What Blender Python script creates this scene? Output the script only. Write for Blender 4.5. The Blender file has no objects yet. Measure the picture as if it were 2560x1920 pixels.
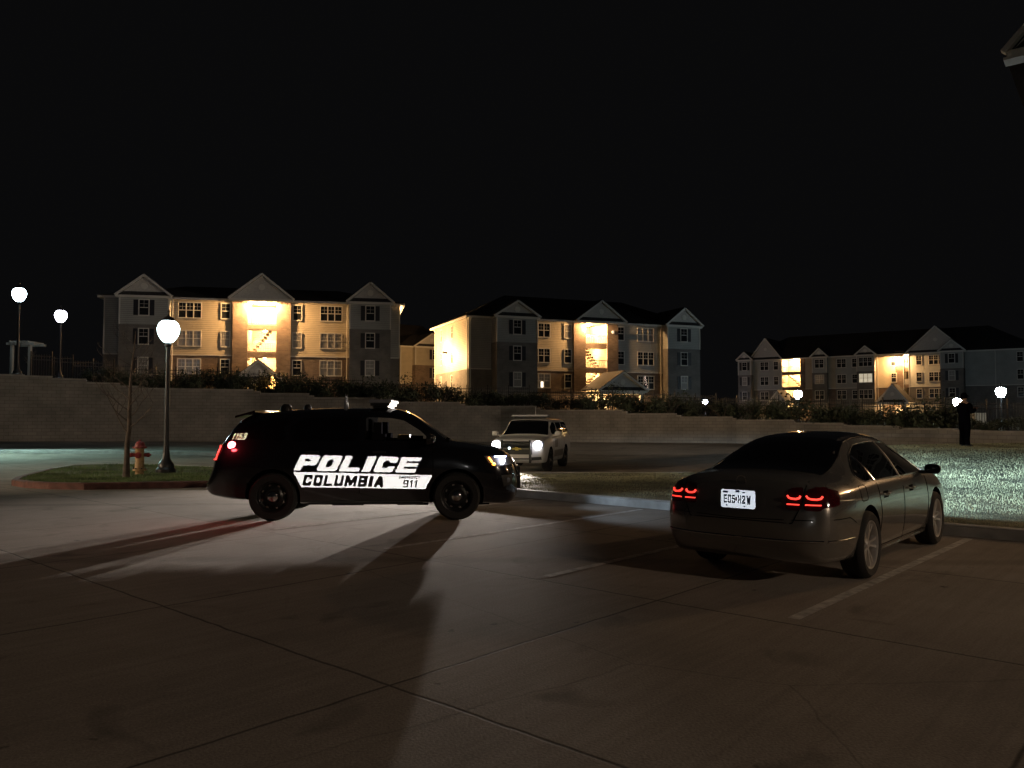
import bpy, bmesh, math, random
from mathutils import Vector, Matrix, geometry
from mathutils.bvhtree import BVHTree
import numpy as np
random.seed(7)
R = math.radians
scene = bpy.context.scene
C = scene.collection

# ---------------------------------------------------------------- camera
FPX = 2000.0
PITCH = math.atan(85 / FPX)
CAMZ = 1.6
cam_d = bpy.data.cameras.new('camera'); cam = bpy.data.objects.new('camera', cam_d); C.objects.link(cam)
cam.location = (0, 0, CAMZ); cam.rotation_euler = (R(90) + PITCH, 0, 0)
cam_d.sensor_width = 36; cam_d.lens = 36 * FPX / 2560
cam_d.clip_start = 0.05; cam_d.clip_end = 3000
scene.camera = cam
# ---------------------------------------------------------------- world: night sky, sun far below
w = bpy.data.worlds.new('World'); scene.world = w; w.use_nodes = True
nt = w.node_tree; bgn = nt.nodes['Background']
sky = nt.nodes.new('ShaderNodeTexSky'); sky.sky_type = 'NISHITA'; sky.sun_disc = False
sky.sun_elevation = R(-4); sky.sun_rotation = R(200)
mixn = nt.nodes.new('ShaderNodeMixRGB'); mixn.blend_type = 'ADD'; mixn.inputs[0].default_value = 1
mixn.inputs[2].default_value = (0.0028, 0.0028, 0.0030, 1)
sc_ = nt.nodes.new('ShaderNodeMixRGB'); sc_.blend_type = 'MULTIPLY'; sc_.inputs[0].default_value = 1
sc_.inputs[2].default_value = (0.002, 0.002, 0.002, 1)
nt.links.new(sky.outputs[0], sc_.inputs[1]); nt.links.new(sc_.outputs[0], mixn.inputs[1])
nt.links.new(mixn.outputs[0], bgn.inputs[0]); bgn.inputs[1].default_value = 1.0
scene.view_settings.view_transform = 'Standard'; scene.view_settings.look = 'None'
scene.view_settings.exposure = 0; scene.view_settings.gamma = 1
scene.render.engine = 'CYCLES'
try: scene.cycles.sample_clamp_indirect = 3
except Exception: pass

# ---------------------------------------------------------------- energies (one table to tune the night by)
E = dict(stair=1700, soffit=5200, porch=1200, side=7000, cold_left=7500, mast=170000, mast2=160000,
         tahoe=30000, suv=110, suv_red=8, sedan=12500, flash=7.5, near_warm=3000, behind=31000)  # cold_left, both masts, near_warm and behind feed added lamps out of view

def at(px, py, Y):
    u = (px - 1280) / FPX; v = (960 - py) / FPX
    f = math.cos(PITCH) - v * math.sin(PITCH); zz = math.sin(PITCH) + v * math.cos(PITCH)
    k = Y / f
    return Vector((u * k, Y, CAMZ + zz * k))
def interp(x, tab):
    if x <= tab[0][0]: return tab[0][1]
    for (a, b), (c, d) in zip(tab, tab[1:]):
        if x <= c: return b + (d - b) * (x - a) / (c - a)
    return tab[-1][1]
def smooth(t): t = max(0, min(1, t)); return t * t * (3 - 2 * t)

# ---------------------------------------------------------------- object helpers
def obj(name, me, m=None, parent=None):
    o = bpy.data.objects.new(name, me); C.objects.link(o)
    if m is not None and me is not None and len(me.materials) == 0:
        for mm in (m if isinstance(m, (list, tuple)) else [m]): me.materials.append(mm)
    if parent: o.parent = parent
    return o
def tag(o, label=None, cat=None, group=None, kind=None):
    if label: o['label'] = label
    if cat: o['category'] = cat
    if group: o['group'] = group
    if kind: o['kind'] = kind
    return o
def thing(name, label, cat, loc=(0, 0, 0), rz=0, group=None):
    o = bpy.data.objects.new(name, None); C.objects.link(o); o.empty_display_size = 0.2
    o.location = loc; o.rotation_euler = (0, 0, rz)
    return tag(o, label, cat, group)
def kids(o): return [c for c in bpy.data.objects if c.parent is o]
def copy_tree(o, parent=None):
    c = o.copy(); C.objects.link(c)
    c.parent = parent
    for ch in kids(o): copy_tree(ch, c)
    return c

class MB:
    def __init__(s): s.v = []; s.f = []; s.mi = []
    def add(s, vs, fs, mi=0):
        o = len(s.v); s.v += [tuple(p) for p in vs]; s.f += [tuple(i + o for i in f) for f in fs]; s.mi += [mi] * len(fs)
        return s
    def box(s, x0, x1, y0, y1, z0, z1, M=None, mi=0):
        vs = [Vector(p) for p in ((x0,y0,z0),(x1,y0,z0),(x1,y1,z0),(x0,y1,z0),(x0,y0,z1),(x1,y0,z1),(x1,y1,z1),(x0,y1,z1))]
        if M: vs = [M @ p for p in vs]
        return s.add(vs, [(0,3,2,1),(4,5,6,7),(0,1,5,4),(1,2,6,5),(2,3,7,6),(3,0,4,7)], mi)
    def bar(s, a, b, w, h, mi=0):
        a = Vector(a); b = Vector(b); d = (b - a); L = d.length; q = d.to_track_quat('X', 'Z').to_matrix().to_4x4()
        return s.box(0, L, -w/2, w/2, -h/2, h/2, Matrix.Translation(a) @ q, mi)
    def tube(s, pts, rad, n=8, closed=False, cap=True, mi=0):
        P = [Vector(p) for p in pts]; N = len(P)
        if not isinstance(rad, (list, tuple)): rad = [rad] * N
        rings = []; up = None
        for i in range(N):
            a = P[i-1] if (i > 0 or closed) else P[i]; b = P[(i+1) % N] if (i < N-1 or closed) else P[i]
            t = (b - a)
            if t.length < 1e-9: t = Vector((0,0,1))
            t.normalize()
            if up is None:
                up = Vector((0,0,1)) if abs(t.z) < .9 else Vector((1,0,0))
            up = (up - t * up.dot(t))
            if up.length < 1e-6: up = t.orthogonal()
            up.normalize(); sd = t.cross(up)
            rings.append([P[i] + (up * math.cos(k*2*math.pi/n) + sd * math.sin(k*2*math.pi/n)) * rad[i] for k in range(n)])
        vs = [p for r in rings for p in r]; fs = []
        for i in range(N if closed else N-1):
            for k in range(n):
                a = i*n+k; b = i*n+(k+1)%n; c = ((i+1)%N)*n+(k+1)%n; d = ((i+1)%N)*n+k
                fs.append((a,b,c,d))
        if cap and not closed: fs.append(tuple(range(n))[::-1]); fs.append(tuple((N-1)*n+k for k in range(n)))
        return s.add(vs, fs, mi)
    def lathe(s, prof, n=24, axis='Z', c=(0,0,0), M=None, mi=0):
        vs = []; fs = []; m = len(prof)
        for k in range(n):
            a = 2*math.pi*k/n
            for r, h in prof:
                p = (r*math.cos(a), r*math.sin(a), h) if axis == 'Z' else ((r*math.cos(a), h, r*math.sin(a)) if axis == 'Y' else (h, r*math.cos(a), r*math.sin(a)))
                p = Vector(p) + Vector(c)
                vs.append(M @ p if M else p)
        for k in range(n):
            for j in range(m-1):
                fs.append((k*m+j, ((k+1)%n)*m+j, ((k+1)%n)*m+j+1, k*m+j+1))
        return s.add(vs, fs, mi)
    def poly(s, pts, mi=0): return s.add(pts, [tuple(range(len(pts)))], mi)
    def prism(s, pts, d, mi=0):
        P = [Vector(p) for p in pts]; Q = [p + Vector(d) for p in P]; n = len(P)
        return s.add(P + Q, [tuple(range(n))[::-1], tuple(range(n, 2*n))] + [(i, (i+1)%n, n+(i+1)%n, n+i) for i in range(n)], mi)
    def mesh(s, name, sm=None):
        me = bpy.data.meshes.new(name); me.from_pydata(s.v, [], s.f); me.polygons.foreach_set('material_index', s.mi)
        bm = bmesh.new(); bm.from_mesh(me)
        bmesh.ops.recalc_face_normals(bm, faces=bm.faces)
        if sm:
            for f in bm.faces: f.smooth = True
            for e in bm.edges:
                e.smooth = (len(e.link_faces) == 2 and e.calc_face_angle(0) < R(sm))
        bm.to_mesh(me); bm.free(); me.update()
        return me
    def build(s, name, m=None, parent=None, sm=None): return obj(name, s.mesh(name, sm), m, parent)

# ---------------------------------------------------------------- materials
def newmat(name):
    m = bpy.data.materials.new(name); m.use_nodes = True
    return m, m.node_tree, m.node_tree.nodes['Principled BSDF']
def N(t, typ, **k):
    n = t.nodes.new(typ)
    for a, b in k.items(): setattr(n, a, b)
    return n
def mat(name, col, rough=.6, metal=0, coat=0, var=0, scale=3, bump=0, bscale=40, spec=.5):
    m, t, b = newmat(name)
    b.inputs['Base Color'].default_value = (*col, 1); b.inputs['Roughness'].default_value = rough
    b.inputs['Metallic'].default_value = metal; b.inputs['Coat Weight'].default_value = coat; b.inputs['Coat Roughness'].default_value = .05
    b.inputs['Specular IOR Level'].default_value = spec
    tc = N(t, 'ShaderNodeTexCoord')
    if var:
        no = N(t, 'ShaderNodeTexNoise'); no.inputs['Scale'].default_value = scale; no.inputs['Detail'].default_value = 6
        t.links.new(tc.outputs['Object'], no.inputs['Vector'])
        mr = N(t, 'ShaderNodeMapRange'); mr.inputs[1].default_value = .3; mr.inputs[2].default_value = .7
        mr.inputs[3].default_value = 1 - var; mr.inputs[4].default_value = 1 + var
        mx = N(t, 'ShaderNodeMixRGB', blend_type='MULTIPLY'); mx.inputs[0].default_value = 1; mx.inputs[1].default_value = (*col, 1)
        t.links.new(no.outputs[0], mr.inputs[0]); t.links.new(mr.outputs[0], mx.inputs[2]); t.links.new(mx.outputs[0], b.inputs['Base Color'])
    if bump:
        nb = N(t, 'ShaderNodeTexNoise'); nb.inputs['Scale'].default_value = bscale; nb.inputs['Detail'].default_value = 5
        t.links.new(tc.outputs['Object'], nb.inputs['Vector'])
        bp = N(t, 'ShaderNodeBump'); bp.inputs['Strength'].default_value = bump; bp.inputs['Distance'].default_value = .02
        t.links.new(nb.outputs[0], bp.inputs['Height']); t.links.new(bp.outputs[0], b.inputs['Normal'])
    return m
def emis(name, col, st, base=(.8, .8, .8)):
    m, t, b = newmat(name)
    b.inputs['Base Color'].default_value = (*base, 1); b.inputs['Emission Color'].default_value = (*col, 1); b.inputs['Emission Strength'].default_value = st
    b.inputs['Roughness'].default_value = .3
    return m
def retro(name, col):
    # prismatic retroreflective film: a glossy lobe whose normal is the incoming ray sends light back where it came from
    m, t, b = newmat(name)
    t.nodes.remove(b); out = t.nodes['Material Output']
    g = N(t, 'ShaderNodeNewGeometry'); gl = N(t, 'ShaderNodeBsdfGlossy'); gl.inputs['Color'].default_value = (*col, 1); gl.inputs['Roughness'].default_value = .125
    t.links.new(g.outputs['Incoming'], gl.inputs['Normal'])
    df = N(t, 'ShaderNodeBsdfDiffuse'); df.inputs['Color'].default_value = (*col, 1)
    mx = N(t, 'ShaderNodeMixShader'); mx.inputs[0].default_value = .8
    t.links.new(df.outputs[0], mx.inputs[1]); t.links.new(gl.outputs[0], mx.inputs[2]); t.links.new(mx.outputs[0], out.inputs[0])
    return m
def brickmat(name, c1, c2, mortar, bw, bh, mo, vec='UV', bump=.4):
    m, t, b = newmat(name)
    tc = N(t, 'ShaderNodeTexCoord'); br = N(t, 'ShaderNodeTexBrick'); br.inputs['Color1'].default_value = (*c1, 1); br.inputs['Color2'].default_value = (*c2, 1)
    br.inputs['Mortar'].default_value = (*mortar, 1); br.inputs['Scale'].default_value = 1; br.inputs['Brick Width'].default_value = bw; br.inputs['Row Height'].default_value = bh
    br.inputs['Mortar Size'].default_value = mo; br.inputs['Mortar Smooth'].default_value = .3
    if vec == 'UV': t.links.new(tc.outputs['UV'], br.inputs['Vector'])
    else:
        sp = N(t, 'ShaderNodeSeparateXYZ'); cb = N(t, 'ShaderNodeCombineXYZ'); ad = N(t, 'ShaderNodeMath', operation='ADD')
        t.links.new(tc.outputs['Object'], sp.inputs[0]); t.links.new(sp.outputs[0], ad.inputs[0]); t.links.new(sp.outputs[1], ad.inputs[1])
        t.links.new(ad.outputs[0], cb.inputs[0]); t.links.new(sp.outputs[2], cb.inputs[1]); t.links.new(cb.outputs[0], br.inputs['Vector'])
    no = N(t, 'ShaderNodeTexNoise'); no.inputs['Scale'].default_value = .8; no.inputs['Detail'].default_value = 8
    t.links.new(tc.outputs['Object'], no.inputs['Vector'])
    mr = N(t, 'ShaderNodeMapRange'); mr.inputs[1].default_value = .3; mr.inputs[2].default_value = .7; mr.inputs[3].default_value = .75; mr.inputs[4].default_value = 1.2
    mx = N(t, 'ShaderNodeMixRGB', blend_type='MULTIPLY'); mx.inputs[0].default_value = 1
    t.links.new(no.outputs[0], mr.inputs[0]); t.links.new(br.outputs[0], mx.inputs[1]); t.links.new(mr.outputs[0], mx.inputs[2]); t.links.new(mx.outputs[0], b.inputs['Base Color'])
    bp = N(t, 'ShaderNodeBump'); bp.inputs['Strength'].default_value = bump; bp.inputs['Distance'].default_value = .03; bp.invert = True
    t.links.new(br.outputs['Fac'], bp.inputs['Height']); t.links.new(bp.outputs[0], b.inputs['Normal']); b.inputs['Roughness'].default_value = .85
    return m
def sidingmat(name, col, period=.2):
    m, t, b = newmat(name)
    tc = N(t, 'ShaderNodeTexCoord'); sp = N(t, 'ShaderNodeSeparateXYZ'); t.links.new(tc.outputs['Object'], sp.inputs[0])
    md = N(t, 'ShaderNodeMath', operation='FLOORED_MODULO'); md.inputs[1].default_value = period; t.links.new(sp.outputs[2], md.inputs[0])
    dv = N(t, 'ShaderNodeMath', operation='DIVIDE'); dv.inputs[1].default_value = period; t.links.new(md.outputs[0], dv.inputs[0])
    rp = N(t, 'ShaderNodeValToRGB'); e = rp.color_ramp.elements; e[0].position = 0; e[0].color = (.3,.3,.3,1); e[1].position = .16; e[1].color = (1,1,1,1)
    t.links.new(dv.outputs[0], rp.inputs[0])
    mx = N(t, 'ShaderNodeMixRGB', blend_type='MULTIPLY'); mx.inputs[0].default_value = 1; mx.inputs[1].default_value = (*col, 1); t.links.new(rp.outputs[0], mx.inputs[2])
    no = N(t, 'ShaderNodeTexNoise'); no.inputs['Scale'].default_value = .7; no.inputs['Detail'].default_value = 6; t.links.new(tc.outputs['Object'], no.inputs['Vector'])
    mr = N(t, 'ShaderNodeMapRange'); mr.inputs[1].default_value = .3; mr.inputs[2].default_value = .7; mr.inputs[3].default_value = .88; mr.inputs[4].default_value = 1.08; t.links.new(no.outputs[0], mr.inputs[0])
    m2 = N(t, 'ShaderNodeMixRGB', blend_type='MULTIPLY'); m2.inputs[0].default_value = 1; t.links.new(mx.outputs[0], m2.inputs[1]); t.links.new(mr.outputs[0], m2.inputs[2])
    t.links.new(m2.outputs[0], b.inputs['Base Color']); b.inputs['Roughness'].default_value = .6
    bp = N(t, 'ShaderNodeBump'); bp.inputs['Strength'].default_value = .7; bp.inputs['Distance'].default_value = .04; bp.invert = True
    t.links.new(dv.outputs[0], bp.inputs['Height']); t.links.new(bp.outputs[0], b.inputs['Normal'])
    return m
TH = R(48); TV = Vector((math.cos(TH), math.sin(TH), 0)); NV = Vector((math.sin(TH), -math.cos(TH), 0))   # stall direction, kerb direction
def concrete():
    m, t, b = newmat('concrete_paving')
    g = N(t, 'ShaderNodeNewGeometry'); mp = N(t, 'ShaderNodeMapping', vector_type='TEXTURE'); mp.inputs['Rotation'].default_value = (0, 0, -TH + R(90) - R(90) + 0)
    mp.vector_type = 'POINT'; mp.inputs['Rotation'].default_value = (0, 0, -TH)
    t.links.new(g.outputs['Position'], mp.inputs[0])
    nw = N(t, 'ShaderNodeTexNoise'); nw.inputs['Scale'].default_value = 2.5; nw.inputs['Detail'].default_value = 8; t.links.new(g.outputs['Position'], nw.inputs['Vector'])
    sp = N(t, 'ShaderNodeSeparateXYZ'); t.links.new(mp.outputs[0], sp.inputs[0])
    wob = N(t, 'ShaderNodeMath', operation='MULTIPLY_ADD'); wob.inputs[1].default_value = .05; wob.inputs[2].default_value = -.025; t.links.new(nw.outputs[0], wob.inputs[0])
    masks = []
    for ax, off in ((0, 3.12), (1, 3.80)):
        ad = N(t, 'ShaderNodeMath', operation='ADD'); t.links.new(sp.outputs[ax], ad.inputs[0]); t.links.new(wob.outputs[0], ad.inputs[1])
        a2 = N(t, 'ShaderNodeMath', operation='ADD'); t.links.new(ad.outputs[0], a2.inputs[0]); a2.inputs[1].default_value = -off + 1.5 + 300
        md = N(t, 'ShaderNodeMath', operation='MODULO'); md.inputs[1].default_value = 3.0; t.links.new(a2.outputs[0], md.inputs[0])
        sb = N(t, 'ShaderNodeMath', operation='SUBTRACT'); sb.inputs[1].default_value = 1.5; t.links.new(md.outputs[0], sb.inputs[0])
        ab = N(t, 'ShaderNodeMath', operation='ABSOLUTE'); t.links.new(sb.outputs[0], ab.inputs[0])
        masks.append(ab)
    mn = N(t, 'ShaderNodeMath', operation='MINIMUM'); t.links.new(masks[0].outputs[0], mn.inputs[0]); t.links.new(masks[1].outputs[0], mn.inputs[1])
    mr = N(t, 'ShaderNodeMapRange'); mr.inputs[1].default_value = .004; mr.inputs[2].default_value = .018; mr.inputs[3].default_value = .34; mr.inputs[4].default_value = 1
    t.links.new(mn.outputs[0], mr.inputs[0])
    n1 = N(t, 'ShaderNodeTexNoise'); n1.inputs['Scale'].default_value = .35; n1.inputs['Detail'].default_value = 10; n1.inputs['Roughness'].default_value = .65; t.links.new(g.outputs['Position'], n1.inputs['Vector'])
    m1 = N(t, 'ShaderNodeMapRange'); m1.inputs[1].default_value = .3; m1.inputs[2].default_value = .7; m1.inputs[3].default_value = .72; m1.inputs[4].default_value = 1.18; t.links.new(n1.outputs[0], m1.inputs[0])
    # broom finish and tyre scuffs running along the stalls
    st = N(t, 'ShaderNodeMapping'); st.inputs['Scale'].default_value = (.5, 9, 1); t.links.new(mp.outputs[0], st.inputs[0])
    n2 = N(t, 'ShaderNodeTexNoise'); n2.inputs['Scale'].default_value = 1.2; n2.inputs['Detail'].default_value = 8; n2.inputs['Roughness'].default_value = .7; t.links.new(st.outputs[0], n2.inputs['Vector'])
    m2 = N(t, 'ShaderNodeMapRange'); m2.inputs[1].default_value = .3; m2.inputs[2].default_value = .7; m2.inputs[3].default_value = .86; m2.inputs[4].default_value = 1.1; t.links.new(n2.outputs[0], m2.inputs[0])
    n3 = N(t, 'ShaderNodeTexNoise'); n3.inputs['Scale'].default_value = 60; n3.inputs['Detail'].default_value = 4; t.links.new(g.outputs['Position'], n3.inputs['Vector'])
    m3 = N(t, 'ShaderNodeMapRange'); m3.inputs[1].default_value = .3; m3.inputs[2].default_value = .7; m3.inputs[3].default_value = .8; m3.inputs[4].default_value = 1.15; t.links.new(n3.outputs[0], m3.inputs[0])
    # oil spots, damp stains and hairline cracks
    n4 = N(t, 'ShaderNodeTexNoise'); n4.inputs['Scale'].default_value = .9; n4.inputs['Detail'].default_value = 5; n4.inputs['Distortion'].default_value = 1.2; t.links.new(g.outputs['Position'], n4.inputs['Vector'])
    m4 = N(t, 'ShaderNodeMapRange'); m4.inputs[1].default_value = .60; m4.inputs[2].default_value = .72; m4.inputs[3].default_value = 1; m4.inputs[4].default_value = .62; t.links.new(n4.outputs[0], m4.inputs[0])
    n5 = N(t, 'ShaderNodeTexNoise'); n5.inputs['Scale'].default_value = 5; n5.inputs['Detail'].default_value = 3; t.links.new(g.outputs['Position'], n5.inputs['Vector'])
    m5 = N(t, 'ShaderNodeMapRange'); m5.inputs[1].default_value = .70; m5.inputs[2].default_value = .76; m5.inputs[3].default_value = 1; m5.inputs[4].default_value = .45; t.links.new(n5.outputs[0], m5.inputs[0])
    mxv = N(t, 'ShaderNodeMixRGB'); mxv.inputs[0].default_value = .12; t.links.new(g.outputs['Position'], mxv.inputs[1]); t.links.new(nw.outputs['Color'], mxv.inputs[2])
    vo = N(t, 'ShaderNodeTexVoronoi', feature='DISTANCE_TO_EDGE'); vo.inputs['Scale'].default_value = .16; t.links.new(mxv.outputs[0], vo.inputs['Vector'])
    m6 = N(t, 'ShaderNodeMapRange'); m6.inputs[1].default_value = .0004; m6.inputs[2].default_value = .0016; m6.inputs[3].default_value = .8; m6.inputs[4].default_value = 1; t.links.new(vo.outputs['Distance'], m6.inputs[0])
    # curving tyre scuffs
    wv = N(t, 'ShaderNodeTexWave', wave_type='RINGS'); wv.inputs['Scale'].default_value = .055; wv.inputs['Distortion'].default_value = 3; wv.inputs['Detail'].default_value = 2; wv.inputs['Detail Scale'].default_value = .4; t.links.new(g.outputs['Position'], wv.inputs['Vector'])
    m7 = N(t, 'ShaderNodeMapRange'); m7.inputs[1].default_value = .985; m7.inputs[2].default_value = 1.0; m7.inputs[3].default_value = 1; m7.inputs[4].default_value = .78; t.links.new(wv.outputs['Fac'], m7.inputs[0])
    cur = None
    for a in (mr, m1, m2, m3, m4, m5, m6, m7):
        if cur is None: cur = a
        else:
            mu = N(t, 'ShaderNodeMath', operation='MULTIPLY'); t.links.new(cur.outputs[0], mu.inputs[0]); t.links.new(a.outputs[0], mu.inputs[1]); cur = mu
    mx = N(t, 'ShaderNodeMixRGB', blend_type='MULTIPLY'); mx.inputs[0].default_value = 1; mx.inputs[1].default_value = (.30, .265, .23, 1); t.links.new(cur.outputs[0], mx.inputs[2])
    t.links.new(mx.outputs[0], b.inputs['Base Color'])
    b.inputs['Roughness'].default_value = .9; b.inputs['Specular IOR Level'].default_value = .12
    bp = N(t, 'ShaderNodeBump'); bp.inputs['Strength'].default_value = .35; bp.inputs['Distance'].default_value = .01
    t.links.new(cur.outputs[0], bp.inputs['Height']); t.links.new(bp.outputs[0], b.inputs['Normal'])
    return m
M = dict(
    concrete=concrete(),
    kerb=mat('kerb_concrete', (.36, .35, .33), .8, var=.2, scale=4, bump=.3),
    redkerb=mat('red_kerb_paint', (.12, .05, .04), .75, var=.4, scale=5, bump=.3),
    stripe=mat('worn_white_paint', (.44, .42, .39), .8, var=.4, scale=9, spec=.1),
    soil=mat('turf_soil', (.13, .125, .075), .95, var=.5, scale=2, bump=.6, bscale=12),
    blades=mat('dormant_grass', (.27, .26, .15), .8, var=.5, scale=.9),
    greenblades=mat('green_grass', (.09, .14, .045), .8, var=.5, scale=.9),
    hill=mat('hill_turf', (.05, .06, .03), .95, var=.4, scale=.6, bump=.6, bscale=6),
    wallblock=brickmat('wall_block', (.20, .175, .15), (.235, .205, .175), (.125, .11, .092), .46, .2, .012, bump=.35),
    cap=mat('wall_cap', (.26, .23, .2), .85, var=.2),
    brick=brickmat('house_brick', (.17, .12, .095), (.24, .17, .13), (.2, .18, .16), .4, .13, .012, 'Object'),
    greybrick=brickmat('grey_brick', (.18, .17, .165), (.22, .205, .195), (.22, .21, .2), .4, .13, .012, 'Object'),
    siding=sidingmat('cream_siding', (.52, .46, .36)),
    greysiding=sidingmat('grey_siding', (.44, .45, .44)),
    trim=mat('white_trim', (.72, .70, .66), .5),
    gable=mat('gable_shakes', (.56, .54, .52), .7, var=.1, scale=6, bump=.5, bscale=14),
    shingle=mat('roof_shingle', (.035, .033, .036), .9, var=.3, scale=5, bump=.5, bscale=20),
    shutter=mat('shutter_paint', (.015, .016, .024), .5),
    pane=mat('window_glass', (.02, .022, .026), .08, spec=.6),
    curtain=mat('window_blind_glass', (.32, .31, .3), .25),
    iron=mat('black_iron', (.018, .018, .02), .4, metal=.3),
    bark=mat('tree_bark', (.09, .07, .055), .9, var=.4, scale=8, bump=.8, bscale=25),
    leaf=mat('shrub_leaf', (.045, .055, .028), .7, var=.5, scale=1.5),
    rubber=mat('tyre_rubber', (.014, .014, .014), .8, bump=.3, bscale=60),
    black=mat('black_plastic', (.012, .012, .013), .45),
    well=mat('wheel_well', (.006, .006, .006), .95, spec=0),
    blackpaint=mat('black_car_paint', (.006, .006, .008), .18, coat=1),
    whitepaint=mat('white_car_paint', (.62, .61, .58), .3, coat=.8),
    bronze=mat('bronze_grey_metallic_paint', (.28, .265, .24), .24, metal=.68, coat=1),
    chrome=mat('chrome', (.62, .6, .58), .15, metal=1),
    alloy=mat('alloy_rim', (.62, .6, .57), .4, metal=.7),
    darkrim=mat('black_steel_rim', (.012, .012, .012), .35),
    glass=mat('car_glass_tint', (.004, .004, .005), .03, coat=0, spec=.5),
    decalblack=mat('decal_black', (.004, .004, .004), .6),
    decalgrey=mat('faded_decal', (.16, .14, .12), .5),
    retro=retro('reflective_decal_white', (1, .99, .97)),
    retroyellow=retro('reflective_number', (.95, 1, .62)),
    plate=retro('reflective_plate', (.26, .29, .33)),
    plateink=mat('plate_ink', (.01, .03, .12), .6),
    platered=mat('plate_red', (.35, .03, .08), .6),
    redlens=mat('red_lens', (.05, .002, .003), .12, coat=1),
    clearlens=mat('clear_lens', (.16, .17, .19), .6, spec=.1),
    tail=emis('tail_light_lit', (1, .045, .03), 1.7),
    tailhot=emis('tail_light_hot', (1, .12, .13), 14),
    head=emis('headlight_lit', (.95, .93, 1), 16),
    headblue=emis('headlight_blue_white', (.42, .5, 1), 9),
    amber=emis('amber_lamp', (1, .3, .03), 9),
    lamp=emis('street_lamp_glow', (.72, .93, 1), 20),
    lampwhite=emis('street_lamp_white_glow', (.86, .86, 1), 40),
    lampfar=emis('street_lamp_far_glow', (.75, .93, 1), 240),
    lampnear=emis('street_lamp_near_glow', (.72, .95, 1), 10),
    addedwarm=emis('added_lamp_glow', (1, .66, .4), 5),
    warm=emis('warm_lamp_glow', (1, .62, .25), 40),
    flame=emis('flame', (1, .48, .12), 5),
    litpane=emis('lit_window', (1, .86, .6), .5),
    xmas=emis('festive_lights', (1, .7, .55), 1.6),
    hydrant=mat('hydrant_yellow_paint', (.33, .21, .09), .5, var=.3, scale=12),
    hydred=mat('hydrant_red_paint', (.22, .03, .03), .5, var=.3, scale=12),
    cloth=mat('dark_uniform', (.003, .003, .005), .9, var=.3, scale=20, spec=0),
    skin=mat('skin', (.28, .17, .12), .55),
    hair=mat('dark_hair', (.012, .01, .01), .7),
    seat=mat('dark_seat', (.01, .01, .012), .9, spec=0),
    screen=mat('yellow_folder', (.4, .3, .09), .6),
    cabinet=mat('pale_metal', (.42, .45, .44), .5),
    path=mat('path_concrete', (.42, .42, .40), .8, var=.15),
)
def light(kind, name, loc, energy, col=(1,1,1), radius=.1, parent=None, direction=None, angle=60, blend=.3):
    d = bpy.data.lights.new(name, kind); d.energy = energy; d.color = col; d.shadow_soft_size = radius
    o = bpy.data.objects.new(name, d); C.objects.link(o); o.location = loc
    if direction is not None: o.rotation_euler = Vector(direction).to_track_quat('-Z', 'Y').to_euler()
    if kind == 'SPOT': d.spot_size = R(angle); d.spot_blend = blend
    if parent: o.parent = parent
    return o
# the phone's own small lamp beside its lens: what the reflective films send back
light('POINT', 'phone_lamp', (0.0, -0.02, 1.62), E['flash'], (1, .98, .95), .012)

# ---------------------------------------------------------------- terrain
DTAB = [(-1600, 28), (-900, 36), (0, 45), (640, 52), (1290, 54), (1850, 49), (2560, 36), (3400, 24), (4200, 16)]
BTAB = [(-900, 1103), (0, 1103), (1290, 1104), (1850, 1108), (2400, 1129), (3400, 1160)]
def wd(px): return interp(px, DTAB)
def wbase(px): return CAMZ + (1045 - interp(px, BTAB)) * wd(px) / FPX
def ground(x, y):
    lat = min(smooth((x + 18) / 9), 1) * .85 + .15
    if x > 7: lat = 1 - .85 * smooth((x - 7) / 8)
    z0 = -.28 * lat * smooth((y - 16) / 10)
    if y > 33:
        px = 1280 + FPX * x / y; D = wd(px)
        z0 += (wbase(px) - z0) * smooth((y - 33) / max(1, D - 33))
    return z0
mb = MB(); xs = [-70 + 2 * i for i in range(71)]; ys = [-40 + 2 * i for i in range(52)]
mb.add([(x, y, ground(x, y)) for y in ys for x in xs], [(j*71+i, j*71+i+1, (j+1)*71+i+1, (j+1)*71+i) for j in range(51) for i in range(70)])
tag(mb.build('parking_lot', M['concrete'], sm=60), kind='structure')

STEPS = [(-1600, 930), (-300, 936), (60, 943), (130, 950), (215, 960), (300, 968), (346, 975), (633, 981), (650, 986), (771, 992), (783, 997), (944, 1003), (958, 1008),
         (1150, 1013), (1163, 1018), (1340, 1023), (1351, 1028), (1555, 1032), (1566, 1037), (1689, 1041), (1700, 1045), (1831, 1049), (1840, 1053),
         (1985, 1057), (1989, 1061), (2109, 1065), (2118, 1068), (2250, 1072), (2252, 1075), (2380, 1079), (2436, 1082), (2560, 1087), (2900, 1095), (4200, 1095)]
def topz(px, y=None):
    if y is None:
        y = STEPS[0][1]
        for a, b in STEPS:
            if px >= a: y = b
    return CAMZ + (1045 - y) * wd(px) / FPX
def wp(px, off=0): d = wd(px) + off; return Vector(((px - 1280) / FPX * d, d, 0))
wall = thing('retaining_wall', 'long stepped retaining wall of pale blocks below the apartment houses', 'wall', (0, 0, 0))
mb = MB(); uv = []; capb = MB(); cum = 0; prev = None
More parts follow.
